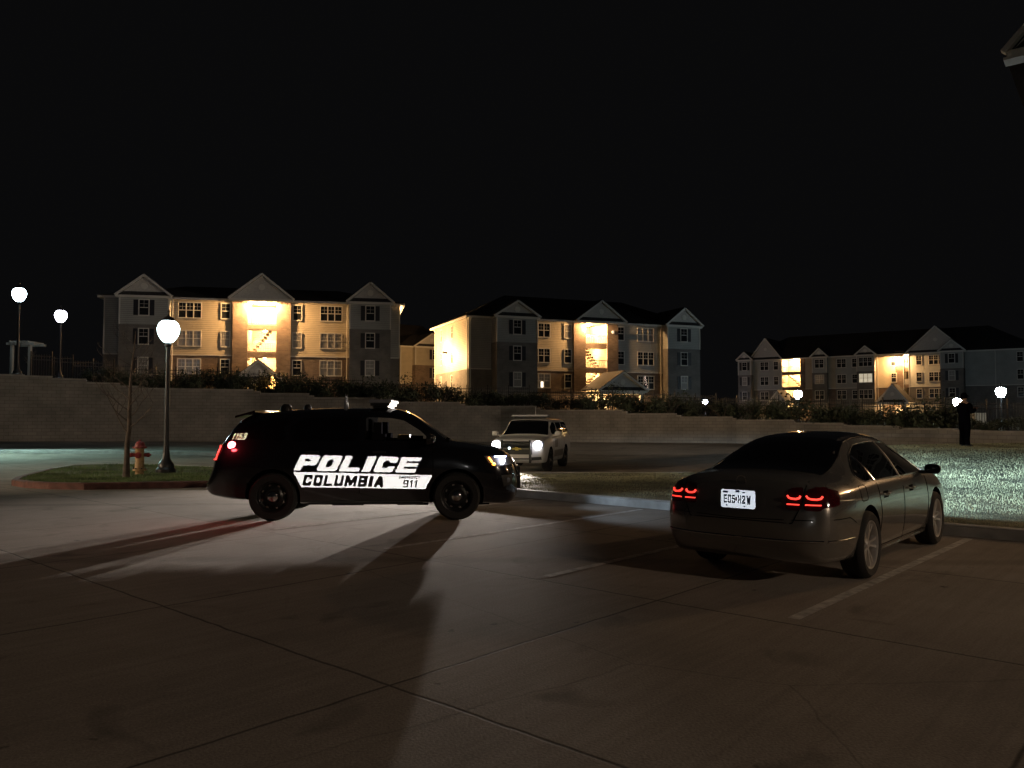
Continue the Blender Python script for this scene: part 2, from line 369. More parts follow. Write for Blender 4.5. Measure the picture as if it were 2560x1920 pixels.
for (a, y), (b, _) in zip(STEPS, STEPS[1:]):
    zt = topz((a + b) / 2, y); n = max(1, int((b - a) / 60)); pxs = [a + (b - a) * i / n for i in range(n + 1)]
    for p, q in zip(pxs, pxs[1:]):
        A = wp(p); B = wp(q); L = (B - A).length; z0 = min(wbase(p), wbase(q)) - .6; nb = (B - A).normalized(); out = Vector((-nb.y, nb.x, 0)) * .45
        vs = [(A.x, A.y, z0), (B.x, B.y, z0), (B.x, B.y, zt), (A.x, A.y, zt)]
        mb.add(vs, [(0, 1, 2, 3)]); uv += [(cum, z0), (cum + L, z0), (cum + L, zt), (cum, zt)]
        vs = [(A.x, A.y, zt), (B.x, B.y, zt), (B.x + out.x, B.y + out.y, zt), (A.x + out.x, A.y + out.y, zt)]
        mb.add(vs, [(0, 1, 2, 3)]); uv += [(cum, 0), (cum + L, 0), (cum + L, .4), (cum, .4)]
        for e in ((0,) if p == a else ()) + ((1,) if q == b else ()):
            Q = A if e == 0 else B
            mb.add([(Q.x, Q.y, z0), (Q.x + out.x, Q.y + out.y, z0), (Q.x + out.x, Q.y + out.y, zt), (Q.x, Q.y, zt)], [(0, 1, 2, 3)]); uv += [(0, z0), (.45, z0), (.45, zt), (0, zt)]
        cum += L
        f = -out.normalized() * .03
        capb.prism([(A.x + f.x, A.y + f.y, zt + .003), (B.x + f.x, B.y + f.y, zt + .003), (B.x + out.x, B.y + out.y, zt + .003), (A.x + out.x, A.y + out.y, zt + .003)], (0, 0, .09))
me = bpy.data.meshes.new('wall_blocks'); me.from_pydata(mb.v, [], mb.f); ul = me.uv_layers.new(name='UVMap')
ul.data.foreach_set('uv', [c for p in uv for c in p]); obj('wall_blocks', me, M['wallblock'], wall); capb.build('wall_cap', M['cap'], wall)

ZB = [(-1600, 4.8), (200, 4.5), (420, 3.0), (640, 2.6), (1100, 1.7), (2300, 1.0), (4200, .6)]
OFF = [.4, 1.5, 3, 5, 8, 12, 18, 30, 60, 150, 500]
def terrace(px, off):
    t0 = topz(px) - .05; zb = interp(px, ZB)
    if px < 330: zb2 = zb
    return t0 + (zb - t0) * smooth(off / 14)
mb = MB(); PX = [-1600 + 50 * i for i in range(117)]
for px in PX:
    for o_ in OFF:
        d = wp(px, o_); mb.v.append((d.x, d.y, terrace(px, o_)))
n = len(OFF)
mb.f = [(i*n+j, (i+1)*n+j, (i+1)*n+j+1, i*n+j+1) for i in range(len(PX)-1) for j in range(n-1)]; mb.mi = [0] * len(mb.f)
tag(mb.build('hill', M['hill'], sm=60), kind='structure')
# pale footpath along the top of the rise on the left
mb = MB(); pts = [(-60, 9), (60, 9.6), (150, 9.6), (230, 9.2), (300, 8.4), (370, 7.0)]
for (a, o1), (b, o2) in zip(pts, pts[1:]):
    for k in range(6):
        p = a + (b - a) * k / 6; q = a + (b - a) * (k + 1) / 6; oa = o1 + (o2 - o1) * k / 6; ob = o1 + (o2 - o1) * (k + 1) / 6
        vs = []
        for pp, oo in ((p, oa), (q, ob), (q, ob + 2.4), (p, oa + 2.4)):
            w_ = wp(pp, oo); vs.append((w_.x, w_.y, terrace(pp, oo) + .05))
        mb.add(vs, [(0, 1, 2, 3)])
tag(mb.build('footpath', M['path'], sm=60), kind='structure')

# ---------------------------------------------------------------- grass island with kerbs
def P2(s, t=12.2): v = TV * t + NV * s; return (v.x, v.y)
FRONT = [P2(24), P2(12), P2(6), P2(0), P2(-6), P2(-11), P2(-14.2)]
LEFTF = [(-4.2, 19.6), (-5.6, 19.7), (-7.4, 19.5), (-8.8, 18.8), (-9.8, 18.4), (-10.7, 18.55), (-11.6, 19.1), (-12.4, 19.9), (-13.0, 21.0), (-13.5, 22.2), (-14.0, 23.6), (-14.5, 25.2)]
BACK = [(-14.8, 26.8), (-14.1, 28.0), (-12.6, 28.8), (-9, 28.2), (-5, 26.6), (0, 25.6), (6, 25.9), (12, 28.4), (20, 31), (30, 32)]
OUT = FRONT + LEFTF + BACK
def berm(x, y): return .55 * smooth((x - 5) / 9) * smooth((y - 15) / 10)
def gz(x, y): return ground(x, y) + .135 + berm(x, y)
def inside(p, poly):
    c = False; n = len(poly)
    for i in range(n):
        a = poly[i]; b = poly[i-1]
        if (a[1] > p[1]) != (b[1] > p[1]) and p[0] < (b[0]-a[0])*(p[1]-a[1])/(b[1]-a[1]) + a[0]: c = not c
    return c
def cdt(poly, step, jitter=0):
    n = len(poly); xs_ = [p[0] for p in poly]; ys_ = [p[1] for p in poly]
    bp = []
    for i in range(n):
        a = Vector(poly[i]).to_2d(); b = Vector(poly[(i+1) % n]).to_2d(); k = max(1, int((b-a).length / step))
        for j in range(k): bp.append(a + (b-a) * j / k)
    pl = [tuple(p) for p in bp]; pts = list(bp); nx = int((max(xs_)-min(xs_))/step); ny = int((max(ys_)-min(ys_))/step)
    for i in range(1, nx + 1):
        for j in range(1, ny + 1):
            p = (min(xs_) + step * i, min(ys_) + step * j)
            if inside(p, pl) and min((Vector(p) - q).length for q in bp) > step * .4: pts.append(Vector(p))
    m = len(bp)
    v, e, f, *_ = geometry.delaunay_2d_cdt(pts, [(i, (i+1) % m) for i in range(m)], [], 1, 1e-5)
    return v, f, m
v, f, m_ = cdt(OUT, 1.2)
mb = MB(); mb.add([(p.x, p.y, gz(p.x, p.y)) for p in v], [tuple(q) for q in f])
tag(mb.build('grass_island', M['soil'], sm=60), kind='structure')
def kerbrun(pts, name, m, h=.15, wid=.16, close=False):
    mb = MB(); P = []
    for a, b in zip(pts, pts[1:]):
        a = Vector(a); b = Vector(b); k = max(1, int((b-a).length / .6)); P += [a + (b-a) * i / k for i in range(k)]
    P.append(Vector(pts[-1])); rings = []
    for i, p in enumerate(P):
        t = (P[min(i+1, len(P)-1)] - P[max(i-1, 0)]).normalized(); nn = Vector((t.y, -t.x)); z = ground(p.x, p.y)
        o = nn * wid
        rings.append([(p.x, p.y, z - .05), (p.x + .0, p.y, z + h - .025), (p.x + nn.x * .025, p.y + nn.y * .025, z + h), (p.x + o.x, p.y + o.y, z + h + .0), (p.x + o.x, p.y + o.y, z - .05)])
    for r in rings: mb.v += r
    mb.f = [(i*5+j, (i+1)*5+j, (i+1)*5+j+1, i*5+j+1) for i in range(len(rings)-1) for j in range(4)]; mb.f += [(0,1,2,3,4), tuple((len(rings)-1)*5+j for j in range(5))]
    mb.mi = [0] * len(mb.f)
    return tag(mb.build(name, m), kind='structure')
kerbrun(FRONT + LEFTF[:2], 'kerb', M['kerb']); kerbrun(LEFTF[1:], 'red_kerb', M['redkerb']); kerbrun([LEFTF[-1]] + BACK, 'kerb', M['kerb'])
# low far kerb across the drive on the left
kerbrun([(-5, 37.6), (-10, 37), (-18, 36.2), (-30, 36), (-50, 36)][::1], 'kerb', M['kerb'], wid=1.3)
# painted stall lines
mb = MB()
def stripe(s, t0, t1, w_=.1):
    n_ = int((t1 - t0) / .8) + 1
    for i in range(n_):
        ta = t0 + (t1 - t0) * i / n_; tb = t0 + (t1 - t0) * (i + 1) / n_; vs = []
        for tt, ss in ((ta, s - w_/2), (tb, s - w_/2), (tb, s + w_/2), (ta, s + w_/2)):
            v = TV * tt + NV * ss; vs.append((v.x, v.y, ground(v.x, v.y) + .0025))
        mb.add(vs, [(0, 1, 2, 3)])
for s_ in (-10.28, -7.75, -5.2, -2.65, -.1, 2.45): stripe(s_, 6.3, 12.0)
for x0, x1, y0, y1 in ((-22.5, -20.6, 40, 46), (-12, -11.2, 41, 46), (-30, -27.5, 41, 47)):
    mb.add([(x0, y0, ground(x0, y0) + .012), (x0 + .14, y0, ground(x0, y0) + .012), (x1 + .14, y1, ground(x1, y1) + .012), (x1, y1, ground(x1, y1) + .012)], [(0, 1, 2, 3)])
for (a, b) in (((-15.0, 21.5), (-13.95, 20.2)), ((-20, 26.3), (-15.2, 27.0))):
    mb.bar((*a, ground(*a) + .0), (*b, ground(*b) + .0), .12, .012)
tag(mb.build('parking_stripes', M['stripe']), kind='structure')

def blades(name, m, area, n, hmin, hmax, poly=OUT, seedv=1, excl=None):
    rs = np.random.RandomState(seedv); x0, x1, y0, y1 = area
    ins = []
    while len(ins) < n:
        xx = rs.uniform(x0, x1, 4000); yy = y0 + (y1 - y0) * rs.uniform(0, 1, 4000) ** 1.35
        for a, b in zip(xx, yy):
            if inside((a, b), poly) and not (excl and excl(a, b)): ins.append((a, b))
    V = []; F = []
    for a, b in ins[:n]:
        z = gz(a, b) - .01; h = rs.uniform(hmin, hmax) * (.55 + .6 * (math.sin(a * 2.1 + b * .7) * math.cos(b * 1.7 - a) * .5 + .5)); th = rs.uniform(0, 6.28); wd_ = rs.uniform(.003, .007) * (1 + b / 25)
        dx = math.cos(th) * wd_; dy = math.sin(th) * wd_; lx = rs.normal(0, .35) * h; ly = rs.normal(0, .35) * h; k = len(V)
        V += [(a - dx, b - dy, z), (a + dx, b + dy, z), (a + lx, b + ly, z + h)]; F.append((k, k+1, k+2))
    me = bpy.data.meshes.new(name); me.from_pydata(V, [], F)
    return tag(obj(name, me, m), 'dry short tufted grass covering the kerbed island' if m is M['blades'] else 'greener short grass around the bare tree and hydrant', 'grass', kind='stuff')
def nearedge(a, b):
    p = Vector((a, b))
    for i in range(len(OUT)):
        q = Vector(OUT[i]); r = Vector(OUT[(i+1) % len(OUT)]); d = r - q; u = max(0, min(1, (p - q).dot(d) / d.length_squared))
        if (p - q - d * u).length < .2: return True
    return False
blades('grass', M['blades'], (-3, 22, 4, 31), 210000, .025, .055, seedv=2, excl=nearedge)
blades('grass', M['greenblades'], (-15.2, -3, 17.8, 29), 60000, .03, .08, seedv=3, excl=nearedge)
# ---------------------------------------------------------------- apartment houses
def win_proto(wid, hgt, cols, lit=None):
    """white framed sash window: frame mesh, pane child"""
    fr = MB(); t = .07
    fr.box(-wid/2 - .09, wid/2 + .09, -.05, .02, -hgt/2 - .1, -hgt/2); fr.box(-wid/2 - .09, wid/2 + .09, -.05, .02, hgt/2, hgt/2 + .1)
    for sx in (-1, 1): fr.box(sx*(wid/2 + .045) - .045, sx*(wid/2 + .045) + .045, -.048, .02, -hgt/2, hgt/2)
    cw = wid / cols
    for i in range(1, cols): x = -wid/2 + cw * i; fr.box(x - .05, x + .05, -.046, .02, -hgt/2, hgt/2)
    for i in range(cols):
        xa = -wid/2 + cw * i + .05; xb = xa + cw - .1
        fr.box(xa, xb, -.04, .0, -.035, .035)
        xm = (xa + xb) / 2; fr.box(xm - .012, xm + .012, -.02, .0, .035, hgt/2); fr.box(xa, xm - .012, -.02, 0, hgt/4 - .012, hgt/4 + .012); fr.box(xm + .012, xb, -.02, 0, hgt/4 - .012, hgt/4 + .012)
    pn = MB(); pn.box(-wid/2, wid/2, -.008, .01, -hgt/2, hgt/2)
    return fr.mesh('window'), pn.mesh('pane')
WP = {'w3': win_proto(2.15, 1.5, 3), 'w2': win_proto(1.5, 1.5, 2), 'w1': win_proto(.8, 1.5, 1), 'ws': win_proto(.85, 1.5, 1)}
WP['w1n'] = win_proto(.5, 1.4, 1)
for k_, (a_, b_) in WP.items(): a_.materials.append(M['trim']); b_.materials.append(M['pane'])
sh = MB(); sh.box(-.22, .22, -.035, .0, -.78, .78); SHUT = sh.mesh('shutter'); SHUT.materials.append(M['shutter'])
def window(par, u, v, z, kind, rz=0, pm=None):
    fm, pmh = WP[kind]
    o = obj('window', fm, None, par); o.location = (u, v, z); o.rotation_euler = (0, 0, rz)
    p = obj('pane', pmh, None, o)
    if pm is not None:
        pc = pmh.copy(); pc.materials.clear(); pc.materials.append(pm); p.data = pc
    if kind == 'ws':
        for s in (-1, 1): q = obj('shutter', SHUT, None, o); q.location = (s * .76, -.002, 0)
    return o

class House:
    def __init__(s, name, label, A, ang, W, D, zb, z1, eave, pxf, roofh=3.0):
        s.root = thing(name, label, 'apartment house', (A[0], A[1], 0), ang, None)
        s.A = Vector((A[0], A[1])); s.ang = ang; s.W = W; s.D = D; s.zb = zb; s.z1 = z1; s.ev = eave; s.n = 0
        s.walls = {}; s.roof = MB(); s.trim = MB(); s.pipes = MB()
    def u(s, px):
        d = Vector(((px - 1280) / FPX, 1)); c = Vector((math.cos(s.ang), math.sin(s.ang)))
        den = d.x * c.y - d.y * c.x
        return (d.y * s.A.x - d.x * s.A.y) / den if abs(den) > 1e-9 else 0
    def W_(s, k):
        if k not in s.walls: s.walls[k] = MB()
        return s.walls[k]
    def panel(s, u0, u1, v, z0, z1, k, th=.25): s.W_(k).box(u0, u1, v, v + th, z0, z1)
    def side(s, u, v0, v1, z0, z1, k, th=.25): s.W_(k).box(u, u + th, v0, v1, z0, z1)
    def split(s, lev): return s.z1 + lev * 2.9 - .35          # brick up to the underside of visible level `lev`
    def seg(s, u0, u1, lev, sid='siding', bk='brick', v=0):
        zs = s.split(lev); s.panel(u0, u1, v, s.zb, zs, bk)
        if zs < s.ev: s.panel(u0, u1, v + .02, zs, s.ev, sid); s.trim.box(u0, u1, v - .03, v + .02, zs - .06, zs + .06)
    def tower(s, u0, u1, proj, lev, sid, bk, gh=2.1, over=.35, wins=True, kind='ws', gable=True):
        zs = s.split(lev); v = -proj
        for z0, z1, k, o in ((s.zb, zs, bk, 0), (zs, s.ev, sid, .02)):
            if z1 <= z0: continue
            s.W_(k).box(u0 + o, u1 - o, v + o, .0, z0, z1)
        for uu in (u0 - .03, u1 - .09): s.trim.box(uu, uu + .12, v - .035, v + .09, zs, s.ev)
        if gable: s.gable(u0 - over, u1 + over, v - over, gh)
        if wins:
            for L in range(3): window(s.root, (u0 + u1) / 2, v - .005, s.z1 + L * 2.9 + 1.35, kind, pm=s.wm())
    def wm(s):
        s.n += 1
        return None if (s.n * 7 + int(s.W)) % 3 else M['curtain']
    def gable(s, u0, u1, v, h, zb=None, back=6, pent=True):
        zb = s.ev if zb is None else zb; um = (u0 + u1) / 2
        g = MB(); g.prism([(u0 + .25, v + .3, zb + .1), (u1 - .25, v + .3, zb + .1), (um, v + .3, zb + h - .1)], (0, .2, 0))
        go = g.build('gable', M['gable'], s.root)
        rg = MB(); # raking trim boards and flat band
        for a, b in (((u0, v + .12, zb + .06), (um, v + .12, zb + h + .04)), ((um, v + .12, zb + h + .04), (u1, v + .12, zb + .06))): rg.bar(a, b, .3, .2)
        rg.box(u0 + .1, u1 - .1, v + .1, v + .34, zb - .14, zb + .1)
        rg.build('trim', M['trim'], go)
        vt = MB(); vt.lathe([(0, 0), (.32, 0), (.32, .06), (0, .06)], 12, 'Y', (um, v + .24, zb + h * .5)); vt.build('vent', M['trim'], go)
        if pent: pb = MB(); pb.prism([(u0 + .35, v + .08, zb + .1), (u1 - .35, v + .08, zb + .1), (u1 - .75, v + .30, zb + .5), (u0 + .75, v + .30, zb + .5)], (0, .02, 0)); pb.build('pent_roof', M['shingle'], go)
        r = s.roof
        for a, b in ((u0, um), (u1, um)):
            r.prism([(a, v, zb + .1), (b, v, zb + h + .12), (b, v + back, zb + h + .12), (a, v + back, zb + .1)], (0, 0, .12))
    def hip(s, h, over=.5, ends=True):
        z = s.ev + .14; u0, u1, v0, v1 = -over, s.W + over, -over, s.D + over; m = (v0 + v1) / 2; k = (v1 - v0) / 2 * (1 if ends else 0)
        P = [(u0, v0, z), (u1, v0, z), (u1, v1, z), (u0, v1, z), (u0 + k, m, z + h), (u1 - k, m, z + h)]
        s.roof.add(P, [(0, 1, 5, 4), (2, 3, 4, 5), (3, 0, 4), (1, 2, 5), (3, 2, 1, 0)])
        t = s.trim
        t.box(u0, u1, v0, v0 + .06, z - .22, z - .01); t.box(u0, u1, v1 - .06, v1, z - .22, z - .01)
        t.box(u0, u0 + .06, v0 + .06, v1 - .06, z - .22, z - .01); t.box(u1 - .06, u1, v0 + .06, v1 - .06, z - .22, z - .01)
        t.box(u0 + .06, u1 - .06, v0 + .06, v1 - .06, z - .05, z - .012)
    def shell(s, lev=1, sid='siding', bk='brick'):
        zs = s.split(lev)
        for u_ in (0, s.W - .25):
            s.side(u_, .25, s.D - .25, s.zb, zs, bk); s.side(u_ + .02 if u_ == 0 else u_ - .02, .25, s.D - .25, zs, s.ev, sid)
            s.trim.box(u_ - .03 if u_ == 0 else u_ + .16, u_ + .09 if u_ == 0 else u_ + .28, .0, .12, zs, s.ev)
        s.panel(0, s.W, s.D - .25, s.zb, s.ev, sid)
    def pipe(s, u, v=-.1): s.pipes.tube([(u, v - .35, s.ev), (u, v, s.ev - .4), (u, v, s.zb + .2)], .06, 6)
    def stair(s, u0, u1, depth=4.5, flip=False, lights=(0, 1, 2), power=1.0, sid='siding', top=1.0):
        zs = s.z1; root = s.root
        W = s.W_(sid)
        W.box(u0 - .2, u0, .25, depth, s.zb, s.ev); W.box(u1, u1 + .2, .25, depth, s.zb, s.ev); W.box(u0, u1, depth, depth + .2, s.zb, s.ev)
        s.trim.box(u0 - .1, u0, -.04, .25, zs, s.ev); s.trim.box(u1, u1 + .1, -.04, .25, zs, s.ev)
        W.box(u0, u1, 0, .22, zs - .9, zs + 1.0)
        for L in range(0, 3):
            z = zs + L * 2.9
            fl = MB(); fl.box(u0, u1, depth - 1.6, depth, z - .22, z)
            fo = fl.build('landing', M['trim'], root)
            if L: fl = MB(); fl.box(u0, u1, .05, .9, z - .5, z + .12); fl.build('landing_beam', M['brick'], root)
            if L:
                ra = MB(); ra.box(u0, u1, .05, .1, z + .95, z + 1.02); ra.box(u0, u1, .05, .1, z + .0, z + .05)
                k = 12
                for i in range(k + 1): x = u0 + (u1 - u0) * i / k; ra.box(x - .02, x + .02, .06, .09, z + .05, z + .95)
                ra.build('railing', M['trim'], root)
            if L < 2:
                st = MB(); a, b = (u0 + .2, u1 - .4) if (L % 2 == 0) ^ flip else (u1 - .2, u0 + .4)
                n = 9
                for i in range(n):
                    x = a + (b - a) * i / n; x2 = a + (b - a) * (i + 1) / n; zz = z + 2.9 * (i + 1) / n
                    st.box(min(x, x2), max(x, x2), 1.2, 2.4, zz - .32, zz - .1)
                st.build('stair_flight', mat('stair_tread', (.14, .11, .09), .8) if 'stair_tread' not in bpy.data.materials else bpy.data.materials['stair_tread'], root)
            if L in lights:
                zt = z + 2.55; f = MB(); f.lathe([(0, 0), (.16, 0), (.2, .08), (.2, .14), (0, .14)], 12, 'Z', ((u0 + u1) / 2, depth - 1.2, zt)); f.build('ceiling_lamp', M['warm'], root)
                e = E['stair'] * power * (top if L == 2 else .55)
                light('POINT', 'stair_light', ((u0 + u1) / 2, depth - 1.6, zt - .15), e, (1, .56, .22), .15, root)
    def soffit(s, u, v, z, energy):
        f = MB(); f.lathe([(0, 0), (.14, 0), (.18, .12), (0, .12)], 12, 'Z', (u, v, z)); f.build('soffit_lamp', M['warm'], s.root)
        light('SPOT', 'soffit_light', (u, v, z - .12), energy, (1, .54, .2), .12, s.root, (0, .7, -.7), 178, .02)
    def porch(s, u0, u1, out, zb, ze, h, energy, g0=0):
        root = s.root; po = MB(); um = (u0 + u1) / 2
        for uu in (u0 + .3, u1 - .3):
            for vv in (-out + .3,): po.box(uu - .17, uu + .17, vv - .17, vv + .17, zb, ze)
        pc = po.build('porch_column', M['trim'], root)
        bm_ = MB(); bm_.box(u0, u1, -out, -out + .25, ze, ze + .3); bm_.box(u0, u0 + .25, -out + .25, 0, ze, ze + .3); bm_.box(u1 - .25, u1, -out + .25, 0, ze, ze + .3); bm_.build('porch_beam', M['trim'], root)
        sv = s.ev; s.ev = ze + .3; s.gable(u0 - .35, u1 + .35, -out - .35, h, back=out + .3); s.ev = sv
        dm = MB(); dm.box(um - .55, um + .55, -.06, .0, zb, zb + 2.1); dm.build('door', M['trim'], root)
        f = MB(); f.lathe([(0, 0), (.16, 0), (.2, .1), (0, .1)], 12, 'Z', (um, -out * .45, ze + .1)); f.build('porch_lamp', M['warm'], root)
        light('POINT', 'porch_light', (um, -out * .45, ze - .05), energy, (1, .6, .25), .12, root)
        rl = MB()
        for i in range(9): x = u0 + .5 + (u1 - u0 - 1) * i / 8; rl.box(x - .03, x + .03, -out + .25, -out + .31, zb, zb + 1.0)
        rl.box(u0 + .47, u1 - .47, -out + .24, -out + .32, zb + 1.0, zb + 1.07); rl.build('railing', M['trim'], root)
    def wallight(s, u, v, z, rz, en):
        pass
    def finish(s, mats):
        for k, mbx in s.walls.items():
            nm = 'brick_wall' if 'brick' in k else 'siding_wall'
            for i in range(0, len(mbx.v), 8):
                q = MB(); q.add(mbx.v[i:i+8], [tuple(j - i for j in f) for f in mbx.f[i//8*6:i//8*6+6]]); q.build(nm, M[k], s.root)
        s.roof.build('roof', M['shingle'], s.root); s.trim.build('trim', M['trim'], s.root)
        if s.pipes.v: s.pipes.build('downspout', M['trim'], s.root, 60)

def line(pxa, da, pxb, db):
    a = Vector(((pxa - 1280) / FPX * da, da)); b = Vector(((pxb - 1280) / FPX * db, db)); d = b - a
    return a, math.atan2(d.y, d.x), d.length
# --- house 1 (left)
A, an, W = line(255, 80, 998, 86)
h1 = House('apartment_house', 'leftmost cream and brick apartment house with a glowing stairwell under its centre gable', A, an, W, 13, 2.4, 5.5, 13.75, None)
X = h1.u
h1.shell(1, 'greysiding', 'greybrick')
h1.seg(0, X(302), 1, 'greysiding', 'greybrick'); h1.seg(X(302), X(424), 1, 'greysiding', 'greybrick')
h1.tower(X(301), X(424), 1.2, 2, 'greysiding', 'greybrick')
h1.seg(X(424), X(579), 1); h1.panel(X(579), X(617), -.15, h1.zb, h1.ev, 'brick'); h1.panel(X(689), X(725), -.15, h1.zb, h1.ev, 'brick')
h1.seg(X(725), X(870), 1); h1.tower(X(872), X(974), 1.2, 2, 'greysiding', 'greybrick'); h1.seg(X(870), W, 1, 'greysiding', 'greybrick')
for L in range(3):
    z = 5.5 + 2.9 * L + 1.35
    for px, k in ((471, 'w3'), (561, 'w1'), (741, 'w1'), (826, 'w3')): window(h1.root, X(px), (0 if L == 0 else .02) - .005, z, k, pm=(M['curtain'] if (L == 0 and px in (471, 826)) or (px + L) % 5 == 2 else None))
h1.stair(X(617), X(689), 4.5, True)
h1.gable(X(572), X(735), -1.6, 2.6, back=8, pent=False)
h1.soffit(X(653), -.8, h1.ev - .35, E['soffit'])
h1.soffit(X(626), -.5, h1.ev - .35, E['soffit'] * .35); h1.soffit(X(682), -.5, h1.ev - .35, E['soffit'] * .35)
h1.hip(2.2); h1.pipe(X(428)); h1.pipe(X(866))
h1.porch(X(601), X(709), 4, 2.6, 4.9, 2.0, E['porch'] * .3)
f = MB(); f.box(h1.W, h1.W + .5, 12.2, 12.6, 10.3, 10.5); f.build('wall_lamp', M['iron'], h1.root)  # added lamp on the unseen end wall, there to light the gap house
light('POINT', 'wall_light', (h1.W + .9, 12.8, 10.2), E['side'] * 1.0, (1, .56, .22), .2, h1.root)
h1.finish(None)
# --- house 2 (centre)
A, an, W = line(1172, 88, 1742, 99)
h2 = House('apartment_house', 'cream and brick apartment house in the centre with its left end wall lit warm', A, an, W, 13.5, 1.6, 4.5, 12.75, None)
X = h2.u
h2.shell(1, 'siding', 'greybrick')
h2.seg(0, X(1222), 1, 'greysiding', 'greybrick'); h2.seg(X(1222), X(1328), 1, 'greysiding', 'greybrick')
h2.tower(X(1228), X(1328), 1.8, 2, 'greysiding', 'greybrick', gh=1.75)
h2.seg(X(1328), X(1434), 1); h2.panel(X(1434), X(1464), -.15, h2.zb, h2.ev, 'brick'); h2.panel(X(1518), X(1545), -.15, h2.zb, h2.ev, 'brick')
h2.seg(X(1545), X(1655), 1, 'greysiding'); h2.tower(X(1657), X(1737), 1.2, 2, 'greysiding', 'greybrick'); h2.seg(X(1655), W, 1, 'greysiding', 'greybrick')
for L in range(3):
    z = 4.5 + 2.9 * L + 1.35
    for px, k in ((1353, 'w3'), (1420, 'w1'), (1553, 'w1'), (1615, 'w3')): window(h2.root, X(px), (0 if L == 0 else .02) - .005, z, k, pm=(M['curtain'] if (L == 0 and px == 1353) or (px + L) % 5 == 2 else None))
    for vv in (6.2, 10.6):
        o = window(h2.root, (0 if L == 0 else .02) - .005, vv, z, 'w1n', rz=R(-90))
        o.location.x = -.005 if L == 0 else .015
h2.stair(X(1464), X(1518), 4.5, False, top=.8)
h2.gable(X(1428), X(1553), -1.6, 2.4, back=8, pent=True)
h2.soffit(X(1470), -.5, h2.ev - .35, E['soffit'] * .6)
h2.hip(3.6); h2.pipe(X(1652)); h2.pipe(.15, -.05)
h2.pipes.tube([(-.35, .2, h2.ev), (-.08, .3, h2.ev - .4), (-.08, .3, 2)], .06, 6); h2.pipes.tube([(-.35, 13, h2.ev), (-.08, 13, h2.ev - .4), (-.08, 13, 2)], .06, 6)
h2.porch(X(1455), X(1562), 4.5, 1.9, 4.3, 2.1, E['porch'])
# flood light fixed to the left end wall
f = MB(); f.box(-.5, .0, 8.2, 8.6, 9.35, 9.55); f.build('wall_lamp', M['iron'], h2.root)
light('POINT', 'wall_light', (-1.2, 8.4, 9.6), E['side'] * .25, (1, .56, .22), .15, h2.root)
light('POINT', 'wall_light', (-2.8, 6.0, 8.6), E['side'] * .35, (1, .56, .22), .3, h2.root)
f = MB(); f.box(X(1350) + .1, X(1350) + .4, -.03, -.012, 5.0, 5.75); f.build('lit_blind', emis('lit_blind', (1, .85, .6), 2.2), h2.root)
# lit festive tree behind the right-hand lower window
f = MB(); u_ = X(1613)
for i in range(26):
    r_ = .42 * (1 - i / 28); a_ = i * 2.4; f.box(u_ + r_ * math.sin(a_) - .03, u_ + r_ * math.sin(a_) + .03, -.035, -.018, 5.1 + i * .058, 5.15 + i * .058)
f.build('festive_tree', M['xmas'], h2.root)
f = MB(); f.box(X(1531) - .12, X(1531) + .12, -.3, -.17, 11.6, 11.95); f.build('wall_lamp', M['litpane'], h2.root)
h2.finish(None)
# --- house 3 (small one seen between)
A, an, W = line(1001, 124, 1110, 128)
h3 = House('apartment_house', 'brick and cream apartment house seen in the gap between the left and centre houses', A, an, W, 14, 1.6, 4.4, 12.7, None)
X = h3.u
h3.shell(1); h3.seg(0, W, 1); h3.tower(X(1030), X(1110), 1.2, 2, 'siding', 'brick', wins=False)
for L in range(3): window(h3.root, X(1079), -1.205 + 0, 4.4 + 2.9 * L + 1.35, 'ws')
h3.hip(4.2); 
h3.finish(None)
# --- house 4 (long, right)
A, an, W = line(1850, 158, 2600, 129)
h4 = House('apartment_house', 'long far apartment house at the right with two glowing stairwells and two small entrance porches', A, an, W, 15, 1.2, 4.5, 12.85, None)
X = h4.u
h4.shell(1, 'greysiding', 'greybrick')
SEG = [(1850, 1956, 1, 'greysiding', 'greybrick'), (2036, 2090, 1, 'siding', 'brick'), (2090, 2192, 1, 'greysiding', 'greybrick'), (2192, 2240, 1, 'siding', 'brick'), (2240, 2261, 3.2, 'siding', 'brick'), (2273, 2420, 1, 'greysiding', 'greybrick'), (2420, 2600, 1, 'greysiding', 'greybrick')]
for a, b, l, s1, s2 in SEG: h4.seg(X(a), X(b) if b < 2600 else W, l, s1, s2)
h4.panel(X(2002), X(2014), -.1, h4.zb, h4.ev, 'brick'); h4.seg(X(2014), X(2036), 1, 'siding', 'brick')
h4.tower(X(1853), X(1885), 1.5, 2, 'greysiding', 'greybrick', gh=1.5)
h4.gable(X(1876), X(1958), -.6, 4.1, back=9, pent=True)
h4.tower(X(2036), X(2072), 1.2, 2, 'greysiding', 'greybrick', gh=1.6, kind='w2')
h4.tower(X(2148), X(2192), 1.5, 2, 'greysiding', 'greybrick', gh=1.6, wins=False)
h4.gable(X(2268), X(2420), -1.0, 4.5, back=10, pent=True)
h4.tower(X(2357), X(2415), 2.2, 2, 'greysiding', 'greybrick', gh=1.9)
h4.stair(X(1956), X(2002), 4, False, (0, 1, 2), 1.5, top=1.2)
h4.stair(X(2261), X(2273), 4, False, (2,), .8)
for L in range(3):
    z = 4.5 + 2.9 * L + 1.35; v = (0 if L == 0 else .02) - .005
    for px, k in ((1912, 'w2'), (1941, 'w1'), (2105, 'w2'), (2138, 'w1'), (2236, 'w1'), (2299, 'w1'), (2342, 'w3'), (2553, 'w1')):
        window(h4.root, X(px), v, z, k, pm=M['curtain'] if (px * (L + 3)) % 7 == 0 else None)
    window(h4.root, X(2170), -1.505 if L < 2 else -1.485, z, 'w3', pm=M['litpane'] if L == 1 else None)
